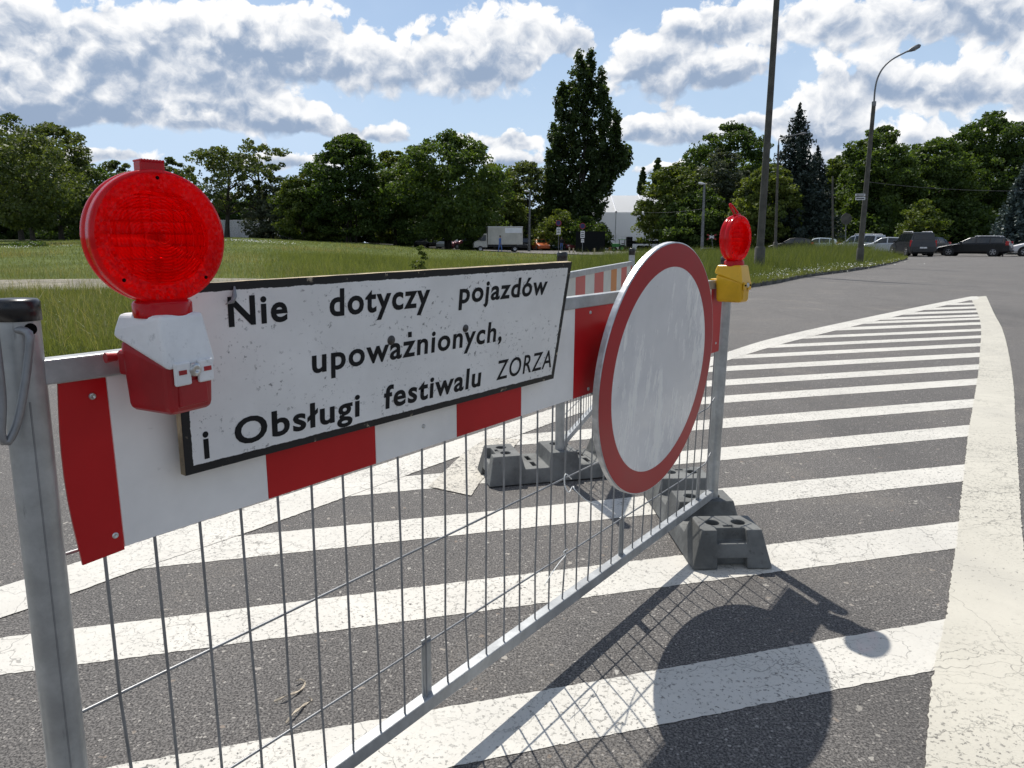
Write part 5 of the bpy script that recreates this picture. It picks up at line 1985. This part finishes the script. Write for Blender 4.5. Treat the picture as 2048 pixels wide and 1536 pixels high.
# street name plates fixed to the leaning lamp
p_ = at(1721, 394, 30.8)
sn = thing('street_name_sign', 'small white street name plates on the leaning street lamp', 'sign', p_)
for k, (y0, y1) in enumerate(((387.5, 392.5), (394.5, 400))):
    a_, b__ = at(1711, y0, 30.8), at(1730, y1, 30.8)
    c_ = (a_ + b__) / 2
    MB().box(c_, (b__.x - a_.x, .015, a_.z - b__.z)).build('plate', M['plate'], sn, p_)
    MB().box(c_ + Vector((0, -.010, .0)), ((b__.x - a_.x) * .8, .004, (a_.z - b__.z) * .35)).build('print_line', M['black_print'], sn, p_)
    MB().tube([c_ + Vector((.1, .01, 0)), c_ + Vector((.34, .10, 0))], .012, 6).build('arm', M['pole_metal'], sn, p_)

# ------------------------------------------------------------------ vehicles
EST = [(2.42, .36, .58, .62, .66, .58), (2.33, .24, .66, .71, .82, .72), (1.70, .20, .80, .87, .91, .78), (.98, .20, .92, .99, .93, .76), (.22, .20, .95, 1.42, .93, .61),
       (-.35, .20, .95, 1.48, .93, .63), (-1.40, .20, .97, 1.46, .93, .62), (-2.02, .22, .99, 1.38, .92, .60), (-2.32, .26, .96, 1.00, .88, .74), (-2.42, .36, .80, .84, .80, .70)]
HAT = [(2.05, .36, .60, .64, .64, .56), (1.96, .24, .70, .74, .80, .70), (1.35, .20, .86, .92, .87, .74), (.85, .20, .94, 1.01, .88, .73), (.15, .20, .96, 1.44, .88, .58),
       (-.35, .20, .97, 1.50, .88, .60), (-1.20, .20, .99, 1.46, .88, .58), (-1.70, .22, 1.0, 1.30, .87, .58), (-1.98, .26, .94, .99, .84, .70), (-2.05, .36, .80, .84, .78, .66)]
MPV = [(2.20, .36, .66, .72, .68, .60), (2.10, .24, .78, .84, .84, .74), (1.55, .20, .94, 1.02, .90, .78), (1.12, .20, 1.02, 1.10, .91, .78), (.42, .20, 1.05, 1.68, .91, .68),
       (-.10, .20, 1.05, 1.80, .91, .70), (-1.40, .20, 1.05, 1.81, .91, .71), (-2.02, .22, 1.05, 1.76, .90, .70), (-2.14, .26, 1.03, 1.10, .89, .84), (-2.20, .36, .70, .74, .86, .80)]


def car(name, label, kind, px, Y, heading, paint, group, scale=1.0, rails=False, ground_px=None, z=None):
    ST = {'est': EST, 'hat': HAT, 'mpv': MPV}[kind]
    p = at(px, 505, Y)
    g = gz(p.x, Y) if z is None else z
    root = thing(name, label, 'van' if kind == 'mpv' else 'car', (p.x, Y, g), R(heading), group)
    root.scale = (scale,) * 3
    X = [s[0] for s in ST][::-1]
    col = lambda i, x: float(np.interp(x, X, [s[i] for s in ST][::-1]))

    def ring(s):
        x, zb, zl, zt, hw, ht = s
        return [(x, hw * .90, zb), (x, hw, zb + .16), (x, hw, zl), (x, ht, zt), (x, -ht, zt), (x, -hw, zl), (x, -hw, zb + .16), (x, -hw * .90, zb)]
    mb = MB()
    rg = [ring(s) for s in ST]
    vs_ = [v for r__ in rg for v in r__]
    fs = []
    for i in range(len(rg) - 1):
        for k in range(8):
            k2 = (k + 1) % 8
            fs.append((i * 8 + k, (i + 1) * 8 + k, (i + 1) * 8 + k2, i * 8 + k2))
    fs.append(tuple(range(8)))
    fs.append(tuple(reversed([(len(rg) - 1) * 8 + k for k in range(8)])))
    mb.add(vs_, fs)
    mb.build('body', paint, root, bevel=.035, segs=2)
    A, Bm, Cc, Dd = ST[3][0], ST[4][0], ST[7][0], ST[8][0]
    # side panes between the pillars
    cuts = [(A - .18, Bm - .42), (Bm - .50, Bm - 1.32), (Bm - 1.40, Cc + .10)]
    for sgn in (-1, 1):
        for (xa, xb) in cuts:
            f0, f1 = .10, .86
            xs_ = [xa + (xb - xa) * k / 4 for k in range(5)]
            lo_, hi_ = [], []
            for x in xs_:
                hw, ht, zl, zt = col(4, x), col(5, x), col(2, x), col(3, x)
                lo_.append(Vector((x, sgn * (hw + (ht - hw) * f0 + .014), zl + (zt - zl) * f0)))
                hi_.append(Vector((x, sgn * (hw + (ht - hw) * f1 + .014), zl + (zt - zl) * f1)))
            n = len(xs_)
            MB().add(lo_ + hi_, [(k, k + 1, n + k + 1, n + k) if sgn < 0 else (k, n + k, n + k + 1, k + 1) for k in range(n - 1)]).build('side_window', M['glass'], root)
        # door handles, mirror, skirt
        MB().box((A - .25, sgn * (col(4, A) + .09), col(2, A) + .10), (.16, .16, .13)).build('mirror', paint, root, bevel=.03)
        for x in (Bm - .30, Bm - 1.25):
            MB().box((x, sgn * (col(4, x) + .012), col(2, x) - .10), (.17, .03, .03)).build('door_handle', paint, root)
        if rails:
            zt = col(3, -.5) + .035
            MB().tube([(Bm - .3, sgn * col(5, -.5) * .96, zt - .03), (Bm - .4, sgn * col(5, -.5) * .96, zt + .02), (Cc + .35, sgn * col(5, -.5) * .96, zt + .01), (Cc + .25, sgn * col(5, -.5) * .96, zt - .05)], .025, 8).build('roof_rail', M['headlight'], root)
    # screens
    for nm, (xa, xb) in (('windscreen', (A - .06, Bm + .06)), ('rear_window', (Cc - .03, Dd + .03))):
        fr = 1 if nm == 'windscreen' else -1
        q = []
        for x, k in ((xa, .92), (xb, .94)):
            q += [Vector((x + fr * .012, -col(5, x) * k, col(3, x) + .014)), Vector((x + fr * .012, col(5, x) * k, col(3, x) + .014))]
        MB().add(q, [(0, 1, 3, 2) if fr > 0 else (0, 2, 3, 1)]).build(nm, M['glass'], root)
    # wheels
    xf, xr = ST[2][0] - .18, ST[6][0] - .02
    for x in (xf, xr):
        for sgn in (-1, 1):
            yw = sgn * (col(4, x) - .10)
            MB().lathe([(.0001, .118), (.395, .118)], (x, yw, .34), (0, sgn, 0), 28, smooth=False).build('wheel_arch', M['tyre'], root)
            wt = MB().lathe([(.20, .125), (.31, .128), (.325, .10), (.325, -.10), (.20, -.11)], (x, yw, .325), (0, sgn, 0), 28).build('wheel', M['tyre'], root)
            rm = MB().lathe([(.0001, .130), (.05, .130), (.055, .122)], (x, yw, .325), (0, sgn, 0), 20)
            for a in range(5):
                an = 2 * math.pi * a / 5 + .3
                q = Matrix.Rotation(-an, 3, 'Y')
                rm.box(Vector((x, yw + sgn * .127, .325)) + q @ Vector((.115, 0, 0)), (.18, .012, .055), q)
            rm.lathe([(.185, .128), (.205, .130), (.207, .12)], (x, yw, .325), (0, sgn, 0), 24)
            rm.build('rim', M['rim'], wt)
    # lights and plates
    xr_, xf_ = ST[-2][0], ST[1][0]
    for sgn in (-1, 1):
        if kind == 'mpv':
            MB().box((xr_ + .04, sgn * (col(4, xr_) - .02), .98), (.10, .13, .46)).build('tail_light', M['taillight'], root, bevel=.02)
        else:
            MB().box((xr_ + .06, sgn * (col(4, xr_) - .05), .98), (.22, .16, .30 if kind == 'est' else .2)).build('tail_light', M['taillight'], root, bevel=.02)
        MB().box((xf_ - .02, sgn * (col(4, xf_) - .14), col(2, xf_) - .04), (.14, .28, .12)).build('headlight', M['headlight'], root, bevel=.02)
    MB().box((ST[-1][0] - .012, 0, .72 if kind != 'mpv' else .66), (.02, .50, .11)).build('number_plate', M['plate'], root)
    MB().box((ST[-1][0] - .02, 0, .40), (.14, 1.5, .16)).build('rear_bumper', M['black_cap'] if kind == 'mpv' else paint, root, bevel=.03)
    MB().box((ST[0][0] + .005, 0, .40), (.10, 1.2, .16)).build('front_bumper', paint, root, bevel=.03)
    return root


GR, GL = 'cars standing in the cross street on the right', 'cars parked by the trees in the middle'
P_dark = carpaint('dark_grey_paint', (.035, .037, .040))
P_black = carpaint('black_paint', (.008, .008, .010))
P_silver = carpaint('silver_paint', (.42, .44, .46), .5)
P_white = carpaint('white_paint', (.75, .75, .75), 0)
P_orange = carpaint('orange_paint', (.48, .11, .03), 0)
P_red = carpaint('dark_red_paint', (.20, .04, .05))
P_teal = carpaint('dark_teal_paint', (.015, .035, .038))
P_blue = carpaint('blue_paint', (.025, .09, .26), 0)
P_pale = carpaint('pale_blue_paint', (.45, .52, .56), .2)
car('parked_van', 'dark grey family van with roof rails seen from behind at the grass tip', 'mpv', 1822, 56.5, 82, P_dark, GR, 1.0, True)
car('parked_car', 'dark car half hidden behind the grey family van, one headlight showing', 'hat', 1852, 61, -150, P_black, GR)
car('parked_car', 'black estate car seen from its side, facing left', 'est', 1947, 56.5, 137, P_black, GR, 1.0, True)
car('parked_car', 'white car cut by the right edge of the photo', 'hat', 2086, 55.5, 148, P_white, GR, 1.05)
car('parked_car', 'silver car left of the grey van with its roof above the grass', 'hat', 1766, 61.5, 148, P_silver, GR, 1.0)
car('parked_van', 'silver white van behind the foot of the leaning street lamp', 'mpv', 1717, 64, 122, P_silver, GR, .95, True)
car('parked_car', 'dark car with glinting roof behind the grass, left of the pale car', 'hat', 1583, 70, 150, P_black, GR)
car('parked_car', 'pale blue car with only its roof above the grass', 'hat', 1632, 70, 150, P_pale, GR)
car('parked_van', 'grey van under the domed maple, leftmost of the row', 'mpv', 842, 93, -80, P_dark, GL, .9)
car('parked_car', 'black car under the domed maple beside the grey van', 'hat', 868, 94, -85, P_black, GL)
car('parked_car', 'white car glinting under the domed maple', 'hat', 889, 92.5, -95, P_white, GL, .9)
car('parked_car', 'dark red car behind the clipped bush', 'hat', 925, 95, -150, P_red, GL)
car('parked_van', 'black van right behind the truck tail', 'mpv', 1046, 99, -90, P_black, GL, .95)
car('parked_car', 'orange car with bright windscreen right of the far lamp', 'hat', 1080, 98, -75, P_orange, GL)
car('parked_car', 'dark teal car behind the blue round sign', 'hat', 1107, 99, -75, P_teal, GL)
car('parked_car', 'dark red car nearest to the dark container', 'hat', 1134, 98, -70, P_red, GL)
car('parked_van', 'blue van in the shade left of the flat topped maple', 'mpv', 611, 97, 160, P_blue, GL, 1.0)

# box truck
Y = 81
p_ = at(1000, 500, Y)
g_ = gz(p_.x, Y)
tr = thing('box_truck', 'cream box truck parked beside the trees, cab to the left', 'truck', (p_.x, Y, g_), R(188))
tr.scale = (.89,) * 3
hl_ = 2.05
MB().box((-.55, 0, 1.95), (4.35, 2.1, 2.15)).build('cargo_box', M['cream'], tr, bevel=.03)
MB().box((-.55, 0, 3.045), (4.40, 2.14, .06)).build('roof_edge', P_white, tr)
MB().box((-1.55, 1.055, 2.60), (2.1, .02, .62)).build('side_flap', P_white, tr)
MB().box((-1.55, 1.055, 1.55), (2.1, .02, 1.2)).build('side_door', M['cream'], tr)
MB().box((-.3, 0, .72), (4.9, .9, .22)).build('chassis', M['black_cap'], tr)
mb = MB()
sec = [(1.68, .55, 2.25), (2.05, .55, 2.20), (2.62, .55, 1.45), (3.20, .55, 1.25), (3.32, .50, .95)]
vs_, fs = [], []
for (x, zb, zt) in sec:
    for y in (-.95, .95):
        vs_ += [(x, y, zb), (x, y * (.88 if zt > 1.4 else .95), zt)]
for i in range(len(sec) - 1):
    a = i * 4
    fs += [(a, a + 4, a + 5, a + 1), (a + 2, a + 3, a + 7, a + 6), (a + 1, a + 5, a + 7, a + 3), (a, a + 2, a + 6, a + 4)]
fs += [(0, 1, 3, 2), (len(sec) * 4 - 4, len(sec) * 4 - 2, len(sec) * 4 - 1, len(sec) * 4 - 3)]
mb.add(vs_, fs)
mb.build('cab', M['cream'], tr, bevel=.04)
for sgn in (-1, 1):
    MB().add([(1.85, sgn * .965, 1.35), (2.60, sgn * .975, 1.35), (2.15, sgn * .90, 2.02), (1.85, sgn * .895, 2.06)], [(0, 1, 2, 3) if sgn < 0 else (3, 2, 1, 0)]).build('side_window', M['glass'], tr)
    MB().box((2.55, sgn * 1.12, 1.55), (.12, .14, .34)).build('mirror', M['black_cap'], tr)
    MB().box((3.26, sgn * .72, .95), (.12, .3, .18)).build('headlight', M['headlight'], tr)
    for x in (2.55, -1.75):
        w_ = MB().lathe([(.20, .11), (.34, .11), (.36, .08), (.36, -.10), (.2, -.1)], (x, sgn * .88, .36), (0, sgn, 0), 24).build('wheel', M['tyre'], tr)
        MB().lathe([(.0001, .09), (.20, .11)], (x, sgn * .88, .36), (0, sgn, 0), 20).build('rim', M['rim'], w_)
MB().add([(2.09, -.80, 2.17), (2.09, .80, 2.17), (2.60, .86, 1.50), (2.60, -.86, 1.50)], [(0, 3, 2, 1)]).build('windscreen', M['glass'], tr)

# dark container, cabinet, trailer, tractor, posts
Y = 82
p_ = at(1180, 500, Y)
ct = thing('dark_container', 'dark green container under the shrub beside the white tent', 'container', (p_.x, Y, 0), R(-6))
MB().box((0, 0, 1.12), (3.2, 2.3, 2.16)).build('container_body', M['dark_green'], ct, bevel=.02)
for k in range(14):
    MB().box((-1.5 + k * .23, -1.17, 1.12), (.10, .05, 1.95)).build('rib', M['dark_green'], ct)
for sgn in (-1, 1):
    MB().box((1.62, sgn * .56, 1.12), (.03, 1.05, 1.95)).build('door', M['dark_green'], ct)
MB().box((0, 0, 2.23), (3.26, 2.36, .07)).build('roof', M['dark_green'], ct)
Y = 90
p_ = at(1258, 500, Y)
cb = thing('black_cabinet', 'black upright cabinet standing before the white tent', 'cabinet', (p_.x, Y, 0))
MB().box((0, 0, .92), (.72, .6, 1.64)).build('cabinet_body', M['black_cap'], cb, bevel=.02)
for k in range(4):
    MB().box((0, -.31, .35 + k * .4), (.6, .03, .34)).build('panel', M['dark_green'], cb)
for sx in (-.28, .28):
    MB().box((sx, 0, .05), (.08, .5, .1)).build('leg', M['black_cap'], cb)
p_ = at(1290, 500, 96)
tl = thing('flat_trailer', 'dark low trailer in the shade right of the white tent', 'trailer', (p_.x, 96, 0), R(4))
MB().box((0, 0, .95), (3.4, 1.8, .14)).build('bed', M['dark_green'], tl)
for y in (-.88, .88):
    MB().box((0, y, 1.15), (3.4, .04, .28)).build('side_board', M['black_cap'], tl)
for x in (-.6, .35):
    for sgn in (-1, 1):
        MB().lathe([(.0001, .10), (.33, .10), (.34, .07), (.34, -.08)], (x, sgn * .78, .34), (0, sgn, 0), 20).build('wheel', M['tyre'], tl)
MB().tube([(-1.7, 0, .9), (-2.6, 0, .55), (-2.6, 0, 0)], .05, 8).build('drawbar', M['black_cap'], tl)
p_ = at(1238, 500, 86)
tk = thing('small_tractor', 'small bright green tractor in front of the white tent', 'tractor', (p_.x, 86, 0), R(165))
MB().box((.35, 0, .72), (.95, .5, .42)).build('hood', M['green_paint'], tk, bevel=.05)
MB().box((-.35, 0, .62), (.7, .62, .36)).build('body', M['green_paint'], tk, bevel=.04)
for sx, sy in ((-.65, -.3), (-.65, .3), (-.02, -.3), (-.02, .3)):
    MB().tube([(sx, sy, .75), (sx, sy * .92, 1.36)], .025, 6).build('roof_post', M['black_cap'], tk)
MB().box((-.33, 0, 1.39), (.85, .78, .06)).build('roof', M['green_paint'], tk, bevel=.02)
MB().box((-.42, 0, .92), (.3, .38, .10)).build('seat', M['black_cap'], tk, bevel=.03)
for x, r__ in ((-.42, .40), (.55, .27)):
    for sgn in (-1, 1):
        w_ = MB().lathe([(r__ * .5, .10), (r__ * .96, .10), (r__, .07), (r__, -.09), (r__ * .5, -.09)], (x, sgn * .45, r__), (0, sgn, 0), 20).build('wheel', M['tyre'], tk)
        MB().lathe([(.0001, .07), (r__ * .5, .09)], (x, sgn * .45, r__), (0, sgn, 0), 16).build('rim', M['green_paint'], w_)
MB().box((1.05, 0, .30), (.25, .95, .36)).build('front_bucket', M['rust'], tk, bevel=.03)
for lab, px, Y, top in (('pale wooden post in front of the dark red car', 1139, 78, 494), ('pale wooden post just right of the first one', 1147, 78, 496), ('pale wooden post before the dark container', 1189, 76, 496)):
    a_, b__ = foot_point(px, Y), at(px, top, Y)
    o_ = MB().tube([a_, b__ - Vector((0, 0, .04)), b__], [.075, .075, .05], 10).build('wooden_post', M['plywood'], None, a_)
    tag(o_, lab, 'post', 'short posts by the parking street')
a_, b__ = foot_point(2007, 55), at(2007, 489, 55)
o_ = MB().tube([a_, b__ - Vector((0, 0, .04)), b__], [.055, .055, .03], 12).build('bollard', M['black_cap'], None, a_)
tag(o_, 'thin black bollard between the estate car and the white car', 'bollard')

# ------------------------------------------------------------------ white tent and hoarding
Y = 112
tz = lambda px, py, y_=Y: at(px, py, y_)
a_ = tz(1197, 424)
b__ = tz(1345, 424)
base = Vector(((a_.x + b__.x) / 2, Y, 0))
tent = thing('white_tent', 'large white event tent between the poplar and the trees', 'tent', base)
ze = a_.z
xl, xr = a_.x, b__.x
zr = tz(1230, 391, Y + 7.5).z
dep = 15.0
for (x0, x1) in ((xl, tz(1232, 424).x), (tz(1232, 424).x + .02, tz(1290, 424).x), (tz(1290, 424).x + .02, xr)):
    # lower wall falls in loose folds, upper wall tight
    n = 26
    zm = ze * .36
    mb = MB()
    vs_, fs = [], []
    for k in range(n + 1):
        x = x0 + (x1 - x0) * k / n
        f_ = .10 * math.sin(k * 2.1 + x0) + .05 * math.sin(k * 5.3)
        vs_ += [(x, Y - .15 + f_, 0), (x, Y - .05 + f_ * .3, zm)]
    for k in range(n):
        fs.append((2 * k, 2 * k + 2, 2 * k + 3, 2 * k + 1))
    mb.add(vs_, fs, 0, True)
    mb.build('lower_wall', M['tent'], tent, base)
    MB().add([(x0, Y, zm - .02), (x1, Y, zm - .02), (x1, Y, ze), (x0, Y, ze)], [(0, 1, 2, 3)]).build('upper_wall', M['tent'], tent, base)
    ins0 = .9 if abs(x0 - xl) < .1 else 0
    ins1 = .9 if abs(x1 - xr) < .1 else 0
    MB().add([(x0 - (.1 if ins0 else 0), Y - .12, ze - .03), (x1, Y - .12, ze - .03), (x1 - ins1, Y + 7.5, zr), (x0 + ins0, Y + 7.5, zr)], [(0, 1, 2, 3)]).build('roof_panel', M['tent'], tent, base)
for px in (1232, 1290):
    x = tz(px, 424).x
    MB().tube([(x, Y - .06, .0), (x, Y - .06, ze)], .07, 8).build('seam', P_white, tent, base)
    MB().tube([(x, Y - .12, ze), (x + .15, Y + 7.5, zr + .05)], .16, 8).build('seam', P_white, tent, base)
for x, nrm in ((xl, -1), (xr, 1)):
    MB().add([(x, Y, 0), (x, Y + dep, 0), (x, Y + dep, ze), (x - nrm * .9, Y + 7.5, zr), (x, Y, ze)], [(0, 4, 3, 2, 1)]).build('end_wall', M['tent'], tent, base)
MB().add([(xl, Y + dep, ze), (xr, Y + dep, ze), (xr - .9, Y + 7.5, zr), (xl + .9, Y + 7.5, zr)], [(0, 1, 2, 3)]).build('roof_panel', M['tent'], tent, base)

Y = 108
hw_ = thing('white_hoarding', 'pale hoarding wall glimpsed between trunks right of the big lamp', 'wall', at(480, 466, Y))
x0, x1 = at(425, 466, Y).x, at(585, 466, Y).x
g_ = gz((x0 + x1) / 2, Y)
zt = at(480, 440, Y).z
for k in range(6):
    xa, xb = x0 + (x1 - x0) * k / 6, x0 + (x1 - x0) * (k + 1) / 6 - .04
    MB().box(((xa + xb) / 2, Y, (g_ + zt) / 2), (xb - xa, .06, zt - g_)).build('panel', M['plate'], hw_, hw_.location, bevel=.01)
    MB().box((xb + .02, Y + .06, (g_ + zt) / 2), (.08, .08, zt - g_)).build('post', M['pole_metal'], hw_, hw_.location)


# ------------------------------------------------------------------ people in the distance
def person(label, px, Y, rz, top_mat, leg_mat, stride=.16, scale=1.0, group='people walking far off'):
    p = at(px, 500, Y)
    root = thing('person', label, 'person', (p.x, Y, gz(p.x, Y)), rz, group)
    root.scale = (scale,) * 3
    J = {'pelvis': (0, 0, .95), 'chest': (0, -.02, 1.30), 'neck': (0, -.02, 1.47), 'jaw': (0, -.035, 1.54), 'head': (0, -.04, 1.64), 'crown': (0, -.03, 1.73)}
    E = [('pelvis', 'chest'), ('chest', 'neck'), ('neck', 'jaw'), ('jaw', 'head'), ('head', 'crown')]
    Rr = {'pelvis': (.15, .11), 'chest': (.165, .11), 'neck': (.055, .06), 'jaw': (.06, .07), 'head': (.078, .095), 'crown': (.05, .06)}
    for s, sg in (('l', 1), ('r', -1)):
        st = stride * sg
        J['hip' + s] = (.09 * sg, 0, .90)
        J['knee' + s] = (.10 * sg, -.6 * st - .03, .50)
        J['ankle' + s] = (.10 * sg, -st, .10 + (.05 if sg < 0 else 0))
        J['toe' + s] = (.11 * sg, -st - .17, .045 + (.02 if sg < 0 else 0))
        J['sh' + s] = (.18 * sg, -.02, 1.41)
        J['elb' + s] = (.24 * sg, .5 * st, 1.13)
        J['wr' + s] = (.24 * sg, .9 * st - .08, .90)
        J['hand' + s] = (.24 * sg, 1.0 * st - .11, .79)
        E += [('pelvis', 'hip' + s), ('hip' + s, 'knee' + s), ('knee' + s, 'ankle' + s), ('ankle' + s, 'toe' + s), ('chest', 'sh' + s), ('sh' + s, 'elb' + s), ('elb' + s, 'wr' + s), ('wr' + s, 'hand' + s)]
        Rr.update({'hip' + s: (.095, .10), 'knee' + s: (.06, .065), 'ankle' + s: (.042, .045), 'toe' + s: (.045, .032), 'sh' + s: (.065, .065), 'elb' + s: (.045, .045), 'wr' + s: (.032, .032), 'hand' + s: (.04, .024)})
    names = list(J)
    me_ = bpy.data.meshes.new('body')
    me_.from_pydata([J[k] for k in names], [(names.index(a), names.index(b)) for a, b in E], [])
    o_ = bpy.data.objects.new('body', me_)
    COL.objects.link(o_)
    sk = o_.modifiers.new('skin', 'SKIN')
    for i, k in enumerate(names):
        me_.skin_vertices[0].data[i].radius = Rr[k]
    me_.skin_vertices[0].data[0].use_root = True
    sb_ = o_.modifiers.new('sub', 'SUBSURF')
    sb_.levels = sb_.render_levels = 1
    dg = bpy.context.evaluated_depsgraph_get()
    fm = bpy.data.meshes.new_from_object(o_.evaluated_get(dg))
    bpy.data.objects.remove(o_)
    fm.name = 'body'
    fm.materials.clear()
    for m_ in (M['skin'], top_mat, leg_mat, M['hair'], M['black_cap']):
        fm.materials.append(m_)
    for f in fm.polygons:
        c = f.center
        f.use_smooth = True
        if c.z > 1.47:
            f.material_index = 3 if (c.z > 1.66 or c.y > .0) else 0
        elif c.z < .10:
            f.material_index = 4
        elif c.z < .96 and abs(c.x) < .19:
            f.material_index = 2
        elif c.z > .90:
            f.material_index = 1
    o_ = bpy.data.objects.new('body', fm)
    COL.objects.link(o_)
    o_.parent = root
    hb = MB().lathe([(.0001, .10), (.05, .088), (.085, .04), (.094, -.02), (.08, -.06)], (0, -.022, 1.66), (0, .25, 1), 16).build('hair', M['hair'], root)
    for sx in (-.030, .030):
        MB().lathe([(.0001, .006), (.010, .0)], (sx, -.130, 1.635), (0, -1, 0), 8).build('eye', M['hair'], root)
    MB().hexa([(-.016, -.125, 1.59), (.016, -.125, 1.59), (.008, -.118, 1.63), (-.008, -.118, 1.63)], [(-.010, -.152, 1.595), (.010, -.152, 1.595), (.004, -.128, 1.632), (-.004, -.128, 1.632)]).build('nose', M['skin'], root)
    return root


person('person in blue top and blue trousers walking past the box truck', 1000, 76, R(60), M['blue_cloth'], M['blue_cloth'])
person('person in dark clothes far off between the trunks, left of a pair', 517, 104, R(20), M['dark_cloth'], M['dark_cloth'], .10, .95)
person('person in dark clothes far off between the trunks, right of a pair', 525, 104, R(-20), M['dark_cloth'], M['dark_cloth'], .12, .95)
person('person in dark top standing among the parked cars, head above the roofs', 1123, 95, R(0), M['dark_cloth'], M['blue_cloth'], .03, 1.0)
